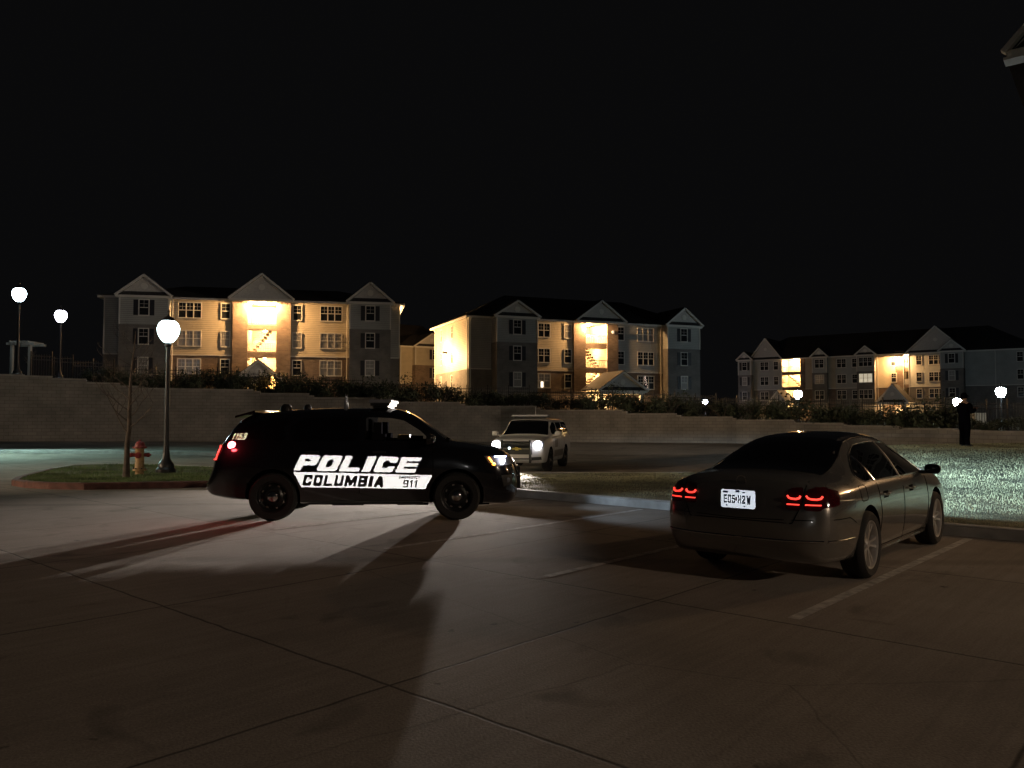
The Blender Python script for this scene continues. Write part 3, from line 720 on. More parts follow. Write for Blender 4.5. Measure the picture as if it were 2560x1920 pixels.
h4.soffit(X(2247), -.6, h4.ev - .8, E['soffit'] * .8)
h4.hip(4.8); h4.pipe(X(2196)); h4.pipe(X(2491))
h4.porch(X(1945), X(1985), 5, 1.3, 3.9, 2.4, E['porch'] * 1.3); h4.porch(X(2214), X(2283), 6, 1.3, 3.9, 3.0, E['porch'] * 1.3)
h4.finish(None)
# --- corner of the near house at the right edge: eave return and raking board
A5 = Vector((19.3, 29.4)); an5 = R(-38)
h5 = House('apartment_house', 'near apartment house whose white eave corner pokes in at the top right edge', A5, an5, 13, 9, 0, 5.1, 15.15, None)
h5.shell(1, 'greysiding', 'greybrick'); h5.seg(0, 13, 1, 'greysiding', 'greybrick')
h5.gable(-.7, 13.7, -.8, 7.6, back=9, pent=True)
h5.trim.box(-.7, 13.5, -.75, -.02, 14.91, 15.0)
for L in range(3): window(h5.root, 6.5, -.005 if L == 0 else .015, 4.6 + 2.9 * L + 1.2, 'w3')
h5.finish(None)

# ---------------------------------------------------------------- street lamps
def lamp_mesh(h, root, glow, arms=False, sc=1.0):
    p = MB()
    p.lathe([(0, 0), (.30, 0), (.30, .10), (.24, .16), (.235, .26), (.19, .32), (.13, .42), (.10, .62), (.085, .8), (.075, 1.0), (.06, h - .25), (.055, h - .15), (.1, h - .1), (.1, h - .04), (.06, h)], 20)
    p.build('pole', M['iron'], root, 40)
    g = MB(); g.lathe([(0, h), (.10*sc, h + .02), (.17*sc, h + .10*sc), (.215*sc, h + .2*sc), (.225*sc, h + .3*sc), (.19*sc, h + .40*sc), (.11*sc, h + .47*sc), (0, h + .49*sc)], 20); g.build('lamp_glass', glow, root, 50)
    c = MB(); c.lathe([(.13*sc, h + .45*sc), (.10*sc, h + .52*sc), (.04, h + .56*sc), (.02, h + .62*sc), (.035, h + .66*sc), (0, h + .72*sc)], 20); c.build('lamp_cap', M['iron'], root, 40)
def hz(px, py, d): return CAMZ + (1045 - py) * d / FPX
LAMPS = [
 ('tall black street lamp on the kerbed island beside the fire hydrant', 418, 1172, 828, 25.2, 'lampnear', 1.5),
 ('street lamp on the rise nearest the left edge of the view', 41, 935, 738, 48.0, 'lamp', 1.75),
 ('street lamp standing by the picket fence on the rise, second from the left', 147, 945, 792, 56.0, 'lampwhite', 1.75),
 ('street lamp standing highest at the far right, right of the standing person', 2503, 1060, 983, 74.0, 'lampfar', 1.9),
 ('street lamp whose light shows just left of the standing person\'s head', 2393, 1065, 1008, 88.0, 'lampfar', 1.9),
 ('street lamp in front of the left entrance porch of the long far house', 1995, 1050, 991, 104.0, 'lampwhite', 2.4),
 ('tiny distant street lamp in the gap right of the centre house', 1763, 1035, 1007, 150.0, 'lampwhite', 2.0)]
for lab, px, pb, pt, d, g, sc_ in LAMPS:
    zb = hz(px, pb, d) - .1; zt = hz(px, pt, d) - .35
    t = thing('street_lamp', lab, 'street lamp', (((px - 1280) / FPX) * d, d, zb), 0, 'street lamps')
    lamp_mesh(zt - zb, t, M[g], sc=sc_)
# invented lamps, added outside the frame to light ground, wall and sedan flank
for lab, x, y, h_, en, col in (('warm lot lamp standing outside the view to the right of the sedan', 15.2, 14.2, 5.2, E['near_warm'], (1, .60, .30)),
                               ('warm lot lamp standing behind the camera', 26, -14, 12, E['behind'], (1, .76, .56)),
                               ('added cold lamp standing outside the view to the left of the island', -23.5, 33, 5.0, E['cold_left'], (.6, 1, .9)),
                               ('added tall warm lamp standing far outside the view to the right', 70, 30, 14, E['mast'], (1, .84, .66)),
                               ('added tall warm lamp standing far outside the view to the left', -45, 4, 12, E['mast2'], (1, .72, .46))):
    t = thing('street_lamp', lab, 'street lamp', (x, y, ground(x, y)), 0, 'street lamps')
    lamp_mesh(h_, t, M['addedwarm'] if 'warm' in lab else M['lamp'], sc=1.2)
    tgt = {15.2: (1, 4), 26: (-2, 8), -23.5: (-19, 33), 70: (0, 52), -45: (19, 44)}[x]
    light('SPOT', 'added_lamp_light', (0, 0, h_ - .12), en, col, .12, t, (tgt[0] - x, tgt[1] - y, -h_), {26: 100, 70: 40, -45: 32, 15.2: 100}.get(x, 125), .6)

# ---------------------------------------------------------------- fence on the terrace
fence = thing('picket_fence', 'black iron picket fence running along the top of the retaining wall', 'fence')
def fpt(px): 
    d = wp(px, 2.4); return Vector((d.x, d.y, terrace(px, 2.4)))
px = 75; idx = 0
while px < 2700:
    A = fpt(px); B = fpt(px + 52); fo = MB(); base = min(A.z, B.z)
    L = (B - A).length; D = (B - A).to_2d().normalized(); hA = 1.55
    def q(s, z): return (A.x + D.x * s, A.y + D.y * s, base + z)
    for z in (.2, 1.2, 1.42): fo.bar(q(0, z), q(L, z), .035, .04)
    k = int(L / .13)
    for i in range(1, k): s_ = L * i / k; fo.bar(q(s_, .1), q(s_, 1.55), .018, .018)
    fo.build('fence_panel', M['iron'], fence)
    po = MB(); po.box(A.x - .03, A.x + .03, A.y - .03, A.y + .03, A.z - .3, A.z + 1.7); po.build('fence_post', M['iron'], fence)
    px += 52; idx += 1
gate = thing('arbour', 'weathered square wooden arbour frame standing on the rise at the left edge', 'arbour')
g = MB(); a = at(30, 890, 50); b = at(75, 890, 50); zt = hz(30, 862, 50); zg = hz(30, 935, 50) - .3
for P in (a, b): g.box(P.x - .07, P.x + .07, 49.9, 50.1, zg, zt)
g.build('post', mat('grey_wood', (.3, .29, .27), .8), gate)
g = MB(); g.box(a.x - .3, b.x + .3, 49.85, 50.15, zt, zt + .14); g.box(a.x - .3, b.x + .3, 51.0, 51.2, zt, zt + .14)
for i in range(6): x = a.x + (b.x - a.x) * i / 5; g.box(x - .03, x + .03, 49.7, 51.4, zt + .14, zt + .24)
g.build('top_beam', bpy.data.materials['grey_wood'], gate)
# fire pit on the wall top
fp = at(683, 984, 55); root = thing('fire_pit', 'low round fire pit burning on the terrace above the wall', 'fire pit', (fp.x, 55, fp.z - .15))
g = MB(); g.lathe([(0, 0), (.35, 0), (.42, .2), (.7, .42), (.74, .46), (.66, .46), (.4, .3), (0, .28)], 16); g.build('bowl', M['iron'], root, 40)
g = MB(); g.lathe([(0, .3), (.3, .36), (.36, .55), (.26, .85), (.14, 1.1), (.05, 1.32), (0, 1.4)], 9)
g.v = [(x + .1 * math.sin(z * 9), y + .08 * math.cos(z * 7), z) for x, y, z in g.v]; g.build('flame', M['flame'], root, 60)
light('POINT', 'fire_light', (0, 0, 1.7), 60, (1, .5, .15), .2, root)
# utility cabinet by the person
cb = at(2447, 1062, 46); root = thing('utility_cabinet', 'pale metal utility cabinet behind the fence to the right of the standing person', 'cabinet', (cb.x, 46, cb.z))
g = MB(); g.box(-.35, .35, -.25, .25, 0, .62); g.box(-.38, .38, -.28, .28, .62, .68); g.build('cabinet_body', M['cabinet'], root)
g = MB(); g.box(-.3, -.01, -.27, -.25, .06, .56); g.box(.01, .3, -.27, -.25, .06, .56); g.build('door', M['cabinet'], root)

# ---------------------------------------------------------------- shrubs on the terrace
def shrub_mesh(seed, r, h, n=900):
    rs = np.random.RandomState(seed); V = []; F = []
    cl = [(rs.uniform(-r, r) * .7, rs.uniform(-r, r) * .6, h * rs.uniform(.3, .8), rs.uniform(.25, .5) * h) for _ in range(9)]
    for i in range(n):
        c = cl[rs.randint(9)]; d = rs.normal(0, 1, 3); d /= np.linalg.norm(d); rr = c[3] * rs.uniform(.5, 1.1)
        p = np.array(c[:3]) + d * rr
        if p[2] < .03: continue
        a = rs.normal(0, 1, 3); a /= np.linalg.norm(a); b = np.cross(a, d); b /= (np.linalg.norm(b) + 1e-6); s_ = rs.uniform(.05, .11); k = len(V)
        V += [tuple(p - a * s_), tuple(p + b * s_ * .5), tuple(p + a * s_), tuple(p - b * s_ * .5)]; F.append((k, k+1, k+2, k+3))
    me = bpy.data.meshes.new('foliage'); me.from_pydata(V, [], F); me.materials.append(M['leaf']); return me
def stem_mesh(seed, r, h):
    g = MB(); rs = random.Random(seed)
    for i in range(9):
        a = rs.uniform(0, 6.28); k = rs.uniform(.3, .9) * r
        g.tube([(0, 0, -.2), (math.cos(a)*k*.4, math.sin(a)*k*.4, h*.4), (math.cos(a)*k, math.sin(a)*k, h*rs.uniform(.7, 1.05))], [.03, .02, .006], 5)
    me = g.mesh('stem'); me.materials.append(M['bark']); return me
SP = [(shrub_mesh(i, 1.0 + .25 * i, 1.3 + .2 * (i % 2)), stem_mesh(i, 1.0 + .25 * i, 1.3)) for i in range(4)]
def spot_label(px):
    for a, b, s_ in ((0, 240, 'at the far left'), (240, 600, 'by the left house'), (600, 1000, 'by the left house'), (1000, 1170, 'by the gap house'),
                   (1170, 1440, 'by the centre house'), (1440, 1760, 'by the centre house'), (1760, 2100, 'behind the sedan'), (2100, 2360, 'left of the person')):
        if a <= px < b: return s_
    return 'right of the person'
ONES = 'zero one two three four five six seven eight nine ten eleven twelve thirteen fourteen fifteen sixteen seventeen eighteen nineteen'.split()
ORD = 'zeroth first second third fourth fifth sixth seventh eighth ninth tenth eleventh twelfth thirteenth fourteenth fifteenth sixteenth seventeenth eighteenth nineteenth'.split()
TENS = [None, None, 'twent', 'thirt', 'fort', 'fift', 'sixt', 'sevent', 'eight']
def ordinal(n): return ORD[n] if n < 20 else (TENS[n // 10] + 'ieth' if n % 10 == 0 else TENS[n // 10] + 'y-' + ORD[n % 10])
rs = random.Random(5); px = 250; i = 0
while px < 2700:
    fm, sm_ = SP[rs.randrange(4)]; off = rs.uniform(.9, 3.6); w_ = wp(px, off); s_ = rs.uniform(.75, 1.2) * (.8 if px < 520 else 1.0)
    if px > 2420: s_ *= .55
    t = thing('shrub', ordinal(i + 1) + ' dark garden shrub from the left along the wall top, ' + spot_label(px), 'shrub', (w_.x, w_.y, terrace(px, off)), rs.uniform(0, 6), 'shrubs along the top of the retaining wall')
    t.scale = (s_ * 1.15, s_, s_)
    obj('foliage', fm, None, t); obj('stem', sm_, None, t)
    px += rs.uniform(22, 42); i += 1
# ---------------------------------------------------------------- bare trees
def bare_tree(name, label, loc, h, r0, seed, side=None, lean=.0, nb=9):
    rs = random.Random(seed); root = thing(name, label, 'tree', loc); tr = MB(); br = MB(); pts = []; n = 9
    for i in range(n + 1): pts.append(Vector((lean * (i / n) ** 2 + rs.uniform(-.02, .02) * h / 4, rs.uniform(-.02, .02), h * i / n)))
    pts[0].z = -.1
    tr.tube([pts[0] + Vector((0, 0, 0)), pts[0] + Vector((0, 0, .16))] + pts[1:], [r0 * 1.9, r0 * 1.15] + [r0 * (1 - .88 * i / n) for i in range(1, n + 1)], 9)
    def branch(p, d, L, r, depth):
        q = [p]; dd = d.copy(); k = 5
        for i in range(k):
            dd = (dd + Vector((rs.uniform(-.25, .25), rs.uniform(-.25, .25), rs.uniform(-.05, .25)))).normalized(); q.append(q[-1] + dd * L / k)
        br.tube(q, [r * (1 - .8 * i / k) for i in range(k + 1)], 5)
        if depth:
            for i in range(2, k + 1):
                if rs.random() < .8:
                    e = (dd + Vector((rs.uniform(-.9, .9), rs.uniform(-.9, .9), rs.uniform(-.2, .6)))).normalized(); branch(q[i], e, L * rs.uniform(.35, .6), r * .5, depth - 1)
    for i in range(nb):
        f = .3 + .65 * i / nb; z = f * h; j = int(f * n); p = pts[j].lerp(pts[min(j + 1, n)], f * n - j)
        a = rs.uniform(0, 6.28) if side is None else (math.pi if i % 2 == 0 else 0) + rs.uniform(-.7, .7)
        branch(p, Vector((math.cos(a), math.sin(a), .55)).normalized(), h * .27 * (1.15 - f * .6), r0 * .33 * (1.2 - f), 2)
    tr.build('trunk', M['bark'], root, 60); br.build('branches', M['bark'], root, 60)
    return root
tx = (321 - 1280) / FPX * 21.8
bare_tree('young_tree', 'leafless young tree with thin branches beside the fire hydrant on the island', (tx, 21.8, gz(tx, 21.8)), 4.0, .085, 4, side=1, lean=.15, nb=17)
p = at(75, 930, 52.5); bare_tree('small_tree', 'small pale leafless tree by the wooden arbour on the rise', (p.x, 52.5, p.z - .3), 2.0, .05, 8, nb=12)
# ---------------------------------------------------------------- fire hydrant
hx = (352 - 1280) / FPX * 24.0
root = thing('fire_hydrant', 'yellow fire hydrant with red bonnet between the young tree and the street lamp', 'fire hydrant', (hx, 24.0, gz(hx, 24)), R(15))
k = 1.12
g = MB(); g.lathe([(0, 0), (.11, 0), (.11, .1), (.17, .1), (.17, .15), (.125, .16), (.115, .2), (.115, .66), (.12, .7), (0, .7)], 20); g.v = [(x*k, y*k, z*k) for x, y, z in g.v]; g.build('barrel', M['hydrant'], root, 40)
g = MB(); g.lathe([(0, .70), (.18, .70), (.18, .745), (.135, .75), (.13, .79), (.11, .84), (.06, .88), (.03, .885), (.03, .93), (0, .93)], 20); g.v = [(x*k, y*k, z*k) for x, y, z in g.v]; g.build('bonnet', M['hydred'], root, 40)
for ang, rr, ll in ((R(-90), .085, .2), (R(180), .06, .2), (0, .06, .2)):
    g = MB(); Mx = Matrix.Rotation(ang, 4, 'Z') @ Matrix.Translation((.08, 0, .52)); g.lathe([(0, 0), (rr*.8, 0), (rr*.8, ll*.5), (rr, ll*.5), (rr, ll*.8), (rr*.4, ll*.82), (rr*.35, ll), (0, ll)], 14, 'X', M=Mx)
    g.v = [(x*k, y*k, z*k) for x, y, z in g.v]; g.build('nozzle_cap', M['hydred'], root, 40)
g = MB()
for i in range(6): a = i * math.pi / 3; g.lathe([(0, .15), (.018, .15), (.018, .18), (0, .18)], 6, 'Z', (.145 * math.cos(a), .145 * math.sin(a), 0))
g.v = [(x*k, y*k, z*k) for x, y, z in g.v]; g.build('flange_bolts', M['black'], root)
# ---------------------------------------------------------------- vehicles
def mono(xs, ys, x):
    n = len(xs); h = [xs[i+1]-xs[i] for i in range(n-1)]; dl = [(ys[i+1]-ys[i])/h[i] for i in range(n-1)]
    i = 0
    while i < n-2 and x > xs[i+1]: i += 1
    def m(j):
        if j == 0: return dl[0]
        if j == n-1: return dl[-1]
        if dl[j-1]*dl[j] <= 0: return 0
        w1 = 2*h[j]+h[j-1]; w2 = h[j]+2*h[j-1]
        return (w1+w2)/(w1/dl[j-1]+w2/dl[j])
    t = (x-xs[i])/h[i]; a, b = ys[i], ys[i+1]
    return a*(1+2*t)*(1-t)**2 + m(i)*h[i]*t*(1-t)**2 + b*t*t*(3-2*t) + m(i+1)*h[i]*t*t*(t-1)
def roundpoly(P, r=.05, k=4):
    Q = []; n = len(P)
    for i in range(n):
        a = Vector(P[i-1]); b = Vector(P[i]); c = Vector(P[(i+1) % n]); u = a-b; v = c-b
        p = b + u.normalized()*min(r, u.length*.45); q = b + v.normalized()*min(r, v.length*.45)
        for j in range(k+1): t = j/k; w_ = p*(1-t)**2 + b*2*t*(1-t) + q*t*t; Q.append(tuple(w_))
    return Q
def chaikin(P, k=2, closed=False, r=.05):
    if closed: return roundpoly(P, min(r, .3*min((Vector(P[i])-Vector(P[i-1])).length for i in range(len(P)))) if r == .05 else r)
    for _ in range(k):
        Q = [] if closed else [P[0]]
        n = len(P)
        for i in range(n if closed else n-1):
            a = P[i]; b = P[(i+1) % n]
            Q += [tuple(u*.75+v*.25 for u, v in zip(a, b)), tuple(u*.25+v*.75 for u, v in zip(a, b))]
        if not closed: Q.append(P[-1])
        P = Q
    return P
def loft(rows, step=.05, crown=.03):
    xs = [r[0] for r in rows]; n = max(2, int((xs[-1]-xs[0])/step)); mb = MB(); rings = []
    for i in range(n+1):
        x = xs[0] + (xs[-1]-xs[0])*i/n
        zb, zs, zt, wb, wm, ws, wt = [mono(xs, [r[j] for r in rows], x) for j in range(1, 8)]
        zs = min(zs, zt-.06); hgt = zs-zb; g = zt-zs
        P = [(0, zb), (wb*.85, zb), (wb, zb+.02), (wb*.4+wm*.6, zb+hgt*.18), (wm, zb+hgt*.45), (wm-.004, zb+hgt*.78), (ws+.012, zs-.02), (ws-.012, zs+min(.02, g*.2)),
             (ws*.5+wt*.5+.01, zs+g*.5), (wt, zt-min(.07, g*.3)), (wt-.1, zt-.012), (wt*.5, zt+crown*.75), (0, zt+crown)]
        h = chaikin(P, 2)
        ring = [(x, y, z) for y, z in h] + [(x, -y, z) for y, z in h[-2:0:-1]]
        rings.append(ring)
    m = len(rings[0])
    for r in rings: mb.v += r
    mb.f = [(i*m+j, i*m+(j+1) % m, (i+1)*m+(j+1) % m, (i+1)*m+j) for i in range(n) for j in range(m)] + [tuple(range(m))[::-1], tuple(n*m+j for j in range(m))]
    mb.mi = [0]*len(mb.f)
    return mb.mesh('body', 50)
class Body:
    def __init__(s, rows, root, paint, axles, arch, wr, crown=.03, cuts=()):
        me = loft(rows, crown=crown); s.root = root
        bm = bmesh.new(); bm.from_mesh(me); s.bvh = BVHTree.FromBMesh(bm); bm.free()
        o = obj('body', me, [paint, M['well']], root); cut = MB(); wm = max(r[5] for r in rows)
        for ax in axles:
            for sd in (-1, 1): cut.prism([(ax+arch*math.cos(k*math.pi/24), sd*(wm-.34), wr+.01+arch*math.sin(k*math.pi/24)) for k in range(48)], (0, sd*.7, 0))
        cs = [cut]
        for poly in cuts: c2 = MB(); c2.prism([(x, -1.6, z) for x, z in poly], (0, 3.2, 0)); cs.append(c2)
        cos_ = []
        for c2 in cs:
            co = bpy.data.objects.new('cut', c2.mesh('cut')); C.objects.link(co); co.parent = root; cos_.append(co)
            md = o.modifiers.new('b', 'BOOLEAN'); md.operation = 'DIFFERENCE'; md.object = co; md.solver = 'EXACT'
        dg = bpy.context.evaluated_depsgraph_get(); dg.update(); nm = bpy.data.meshes.new_from_object(o.evaluated_get(dg))
        for co in cos_: bpy.data.objects.remove(co)
        o.modifiers.clear(); nm.name = 'body'; o.data = nm; nm.materials.clear(); nm.materials.append(paint); nm.materials.append(M['well'])
        bm = bmesh.new(); bm.from_mesh(nm)
        for f in bm.faces:
            f.smooth = True; c = f.calc_center_median(); f.material_index = 0
            for ax in axles:
                if (math.hypot(c.x-ax, c.z-wr-.01) < arch+.004 and abs(c.y) < wm-.02 and abs(c.y) > .1): f.material_index = 1
            if cuts and abs(c.y) < wm-.12 and any(inside((c.x, c.z), [(x_, z_) for x_, z_ in p]) or min(math.hypot(c.x-x_, c.z-z_) for x_, z_ in p) < .3 for p in cuts) and abs(f.normal.y) < .2 and c.z > 1.0 and c.z < 1.66: f.material_index = 1
        for e in bm.edges: e.smooth = len(e.link_faces) == 2 and e.calc_face_angle(0) < R(42)
        bm.to_mesh(nm); bm.free(); s.o = o
    def cast(s, p, axis, eps=.006):
        """p: 2D coords; axis: 'R' right side, 'L' left side, 'F' front, 'B' rear, 'T' top"""
        if axis in 'RL': sg = -1 if axis == 'R' else 1; o = Vector((p[0], sg*3, p[1])); d = Vector((0, -sg, 0))
        elif axis in 'FB': sg = 1 if axis == 'F' else -1; o = Vector((sg*5, p[0], p[1])); d = Vector((-sg, 0, 0))
        else: o = Vector((p[0], p[1], 4)); d = Vector((0, 0, -1))
        h, n, i, _ = s.bvh.ray_cast(o, d)
        if h is None:
            h, n, i, _ = s.bvh.find_nearest(o + d * (4 if axis in 'FB' else 2.1 if axis in 'RL' else 2.6))
        return h + n*eps, n
    def patch(s, name, poly, axis, m, step=.06, eps=.006, depth=.012, rnd=0, parent=None, build=True):
        if rnd: poly = roundpoly(poly, .07)
        v, f, k = cdt([tuple(p) for p in poly], step); mb = MB(); P = []; Nn = []
        for p in v: h, n = s.cast(p, axis, eps); P.append(h); Nn.append(n)
        nV = len(P); mb.add(P + [p - n*depth for p, n in zip(P, Nn)], [tuple(q) for q in f])
        cnt = {}
        for q in f:
            for a, b in zip(q, list(q[1:])+[q[0]]): cnt[(a, b)] = 1
        for (a, b) in list(cnt):
            if (b, a) not in cnt: mb.f.append((a, nV+a, nV+b, b)); mb.mi.append(0)
        used = sorted({i for q in mb.f for i in q}); mp = {o_: n_ for n_, o_ in enumerate(used)}
        mb.v = [mb.v[i] for i in used]; mb.f = [tuple(mp[i] for i in q) for q in mb.f]
        return mb.build(name, m, parent or s.root, 50) if build else mb
    def line(s, name, pts, axis, m, r=.006, eps=.0, closed=False, parent=None, mb=None, sub=6):
        P = []
        n = len(pts)
        for i in range(n if closed else n-1):
            a = pts[i]; b = pts[(i+1) % n]
            for k in range(sub): P.append((a[0]+(b[0]-a[0])*k/sub, a[1]+(b[1]-a[1])*k/sub))
        if not closed: P.append(pts[-1])
        Q = [s.cast(p, axis, eps)[0] for p in P]
        g = mb or MB(); g.tube(Q, r, 6, closed)
        if mb is None: return g.build(name, m, parent or s.root, 60)
_O = [(.15,0),(.85,0),(1,.13),(1,.87),(.85,1),(.15,1),(0,.87),(0,.13),(.15,0)]
GL = {'P': [[(0,-.5),(0,1),(.85,1),(1,.88),(1,.57),(.85,.45),(0,.45)]], 'O': [_O], '0': [_O], 'L': [[(0,1.5),(0,0),(1.5,0)]], 'I': [[(.5,-.5),(.5,1.5)]],
 'C': [[(1,.80),(1,.87),(.85,1),(.15,1),(0,.87),(0,.13),(.15,0),(.85,0),(1,.13),(1,.20)]], 'E': [[(1.5,0),(0,0),(0,1),(1.5,1)],[(0,.5),(.95,.5)]],
 'U': [[(0,1.5),(0,.13),(.15,0),(.85,0),(1,.13),(1,1.5)]], 'M': [[(0,-.5),(0,1),(.06,1),(.5,.15),(.94,1),(1,1),(1,-.5)]], 'W': [[(0,1.5),(.24,0),(.5,.75),(.76,0),(1,1.5)]],
 'B': [[(0,0),(.85,0),(1,.12),(1,.4),(.88,.5),(0,.5)],[(.88,.5),(1,.6),(1,.88),(.85,1),(0,1),(0,0)]], 'A': [[(-.1,-.3),(.42,1),(.58,1),(1.1,-.3)],[(.25,.26),(.75,.26)]],
 'R': [[(0,-.5),(0,1),(.85,1),(1,.88),(1,.6),(.85,.5),(0,.5)],[(.7,.5),(1,.3),(1,-.5)]], 'G': [[(1,.75),(1,.87),(.85,1),(.15,1),(0,.87),(0,.13),(.15,0),(1,0),(1,.45),(.6,.45)]],
 'N': [[(0,-.5),(0,1),(.1,1),(.9,0),(1,0),(1,1.5)]], 'Y': [[(-.1,1.3),(.5,.5),(1.1,1.3)],[(.5,.5),(.5,-.5)]], 'D': [[(0,0),(.85,0),(1,.13),(1,.87),(.85,1),(0,1),(0,0)]],
 'H': [[(0,-.5),(0,1.5)],[(1,-.5),(1,1.5)],[(0,.5),(1,.5)]], '1': [[(-.3,.78),(.45,.95),(.45,1.2)],[(.6,1.5),(.6,-.5)]], '2': [[(0,.72),(0,.87),(.15,1),(.85,1),(1,.87),(1,.6),(0,.14),(0,0),(1.5,0)]],
 '3': [[(0,.78),(0,.88),(.15,1),(.85,1),(1,.88),(1,.62),(.88,.5),(.4,.5)],[(.88,.5),(1,.38),(1,.13),(.85,0),(.15,0),(0,.12),(0,.22)]], '5': [[(1.5,1),(0,1),(0,.56),(.85,.56),(1,.44),(1,.13),(.85,0),(.15,0),(0,.13),(0,.2)]],
 '9': [[(1,.5),(.15,.45),(0,.57),(0,.87),(.15,1),(.85,1),(1,.87),(1,.13),(.85,0),(.0,0)]]}
GW = {'I': .44, 'M': 1.35, 'W': 1.35, '1': .62, 'A': 1.08}
def text_mesh(txt, fit, pen=(.17, .125), shear=0, gap=.13, rows=30):
    """block lettering drawn with a square pen, cut into row strips so that nothing overlaps"""
    x0, y0, x1, y1 = fit; H = y1 - y0; tot = sum(GW.get(c, 1) for c in txt) + gap * (len(txt) - 1); unit = (x1 - x0 - shear * H) / tot
    V = []; F = []; cx = 0; cols = 40
    for c in txt:
        wd_ = GW.get(c, 1); px_ = pen[0] / wd_; py_ = pen[1]; n = int(cols * wd_); grid = np.zeros((rows, n), bool)
        gx, gy = np.meshgrid((np.arange(n) + .5) / n, (np.arange(rows) + .5) / rows)
        for path in GL[c]:
            for a, b in zip(path, path[1:]):
                for k in range(41):
                    t = k / 40; u = px_ + (a[0] + (b[0]-a[0])*t) * (1-2*px_); v = py_ + (a[1] + (b[1]-a[1])*t) * (1-2*py_)
                    if c == 'I': u = .5
                    grid |= (np.abs(gx-u) < (px_ if c != 'I' else .5)) & (np.abs(gy-v) < py_)
        for j in range(rows):
            i = 0
            while i < n:
                if grid[j, i]:
                    k = i
                    while k < n and grid[j, k]: k += 1
                    xa = x0 + (cx + wd_*i/n)*unit; xb = x0 + (cx + wd_*k/n)*unit; ya = y0 + H*j/rows; yb = y0 + H*(j+1)/rows; q = len(V)
                    V += [(xa + shear*(ya-y0), ya), (xb + shear*(ya-y0), ya), (xb + shear*(yb-y0), yb), (xa + shear*(yb-y0), yb)]; F.append((q, q+1, q+2, q+3)); i = k
                else: i += 1
        cx += wd_ + gap
    return V, F
def letters(B, name, txt, fit, axis, m, pen=(.17, .125), shear=0, slope=0, eps=.010, parent=None, gap=.13, rows=30):
    V, F = text_mesh(txt, fit, pen, shear, gap, rows); mb = MB()
    P = [B.cast((x, z + slope*(x-fit[0])), axis, eps)[0] for x, z in V]
    mb.add(P, F); return mb.build(name, m, parent or B.root)
def wheel(root, x, y, r, wd_, rim, style, tyre_h=.11):
    """wheel: rim mesh with tyre and hub cap as sub-parts; outer side faces sign(y)"""
    sg = 1 if y > 0 else -1; w = obj('wheel', None, None, root)
    rr = r - tyre_h; g = MB()
    g.lathe([(rr, -wd_/2), (rr*.94, -wd_/2+.01), (rr*.9, 0), (rr*.9, wd_/2-.035), (rr*.955, wd_/2-.008), (rr*1.0, wd_/2-.004), (rr*1.0, wd_/2-.03)], 40, 'Y')
    if style == 'spoke':
        for i in range(5):
            for o_ in (-.16, .16):
                a = 2*math.pi*i/5; a1 = a + o_*1.25; a0 = a + o_*.9
                p0 = Vector((math.cos(a0)*rr*.16, wd_/2-.05, math.sin(a0)*rr*.16)); p1 = Vector((math.cos(a1)*rr*.95, wd_/2-.028, math.sin(a1)*rr*.95))
                d = (p1-p0).normalized(); n = Vector((-d.z, 0, d.x)); P = []
                for p, wi in ((p0, .016), (p1, .021)):
                    for q in (-1, 1): P += [p+n*wi*q+Vector((0, -.03, 0)), p+n*wi*q*.7+Vector((0, .008, 0))]
                g.add(P, [(1, 3, 7, 5), (0, 4, 6, 2), (0, 1, 5, 4), (3, 2, 6, 7), (0, 2, 3, 1), (4, 5, 7, 6)])
        g.lathe([(0, wd_/2-.028), (rr*.16, wd_/2-.03), (rr*.22, wd_/2-.05), (rr*.22, wd_/2-.09)], 24, 'Y')
    else:
        g.lathe([(0, wd_/2-.06), (rr*.32, wd_/2-.055), (rr*.5, wd_/2-.05), (rr*.62, wd_/2-.075), (rr*.8, wd_/2-.09), (rr*.93, wd_/2-.06)], 40, 'Y')
    g.v = [(px_, py_*sg, pz_) for px_, py_, pz_ in g.v]; me = g.mesh('wheel', 35); me.materials.append(rim); w.data = None
    bpy.data.objects.remove(w); w = obj('wheel', me, None, root); w.location = (x, y, r)
    t = MB(); t.lathe([(rr*.97, -wd_/2+.02), (rr+.01, -wd_/2), (r-.035, -wd_/2-.008), (r-.008, -wd_/2+.02), (r, -wd_/2+.05)] + [(r-(.006 if k % 2 else 0), -wd_/2+.05+(wd_-.1)*k/10) for k in range(1, 10)] + [(r, wd_/2-.05), (r-.008, wd_/2-.02), (r-.035, wd_/2+.008), (rr+.01, wd_/2), (rr*.97, wd_/2-.02)], 48, 'Y')
    t.build('tyre', M['rubber'], w, 35)
    if style == 'spoke':
        bk = MB(); bk.lathe([(0, -.03), (rr*.62, -.03), (rr*.62, -.01), (0, -.01)], 24, 'Y'); bk.v = [(a, b*sg, c) for a, b, c in bk.v]; bk.build('brake_disc', M['darkrim'], w, 35)
        bk = MB(); bk.lathe([(0, -wd_/2+.02), (rr*.93, -wd_/2+.02)], 24, 'Y'); bk.v = [(a, b*sg, c) for a, b, c in bk.v]; bk.build('wheel_back', M['well'], w, 35)
    else:
        h = MB(); h.lathe([(0, wd_/2-.005), (.045, wd_/2-.008), (.075, wd_/2-.022), (.095, wd_/2-.05)], 20, 'Y'); h.v = [(a, b*sg, c) for a, b, c in h.v]; h.build('hub_cap', M['chrome'], w, 40)
        h = MB()
        for i in range(8):
            a = 2*math.pi*i/8+.3; h.lathe([(0, 0), (.022, 0), (.022, .004), (0, .004)], 10, 'Y', (math.cos(a)*rr*.72, wd_/2-.086, math.sin(a)*rr*.72))
        h.v = [(a, b*sg, c) for a, b, c in h.v]; h.build('rim_slots', M['chrome'] if style == 'steel' else M['well'], w)
    return w
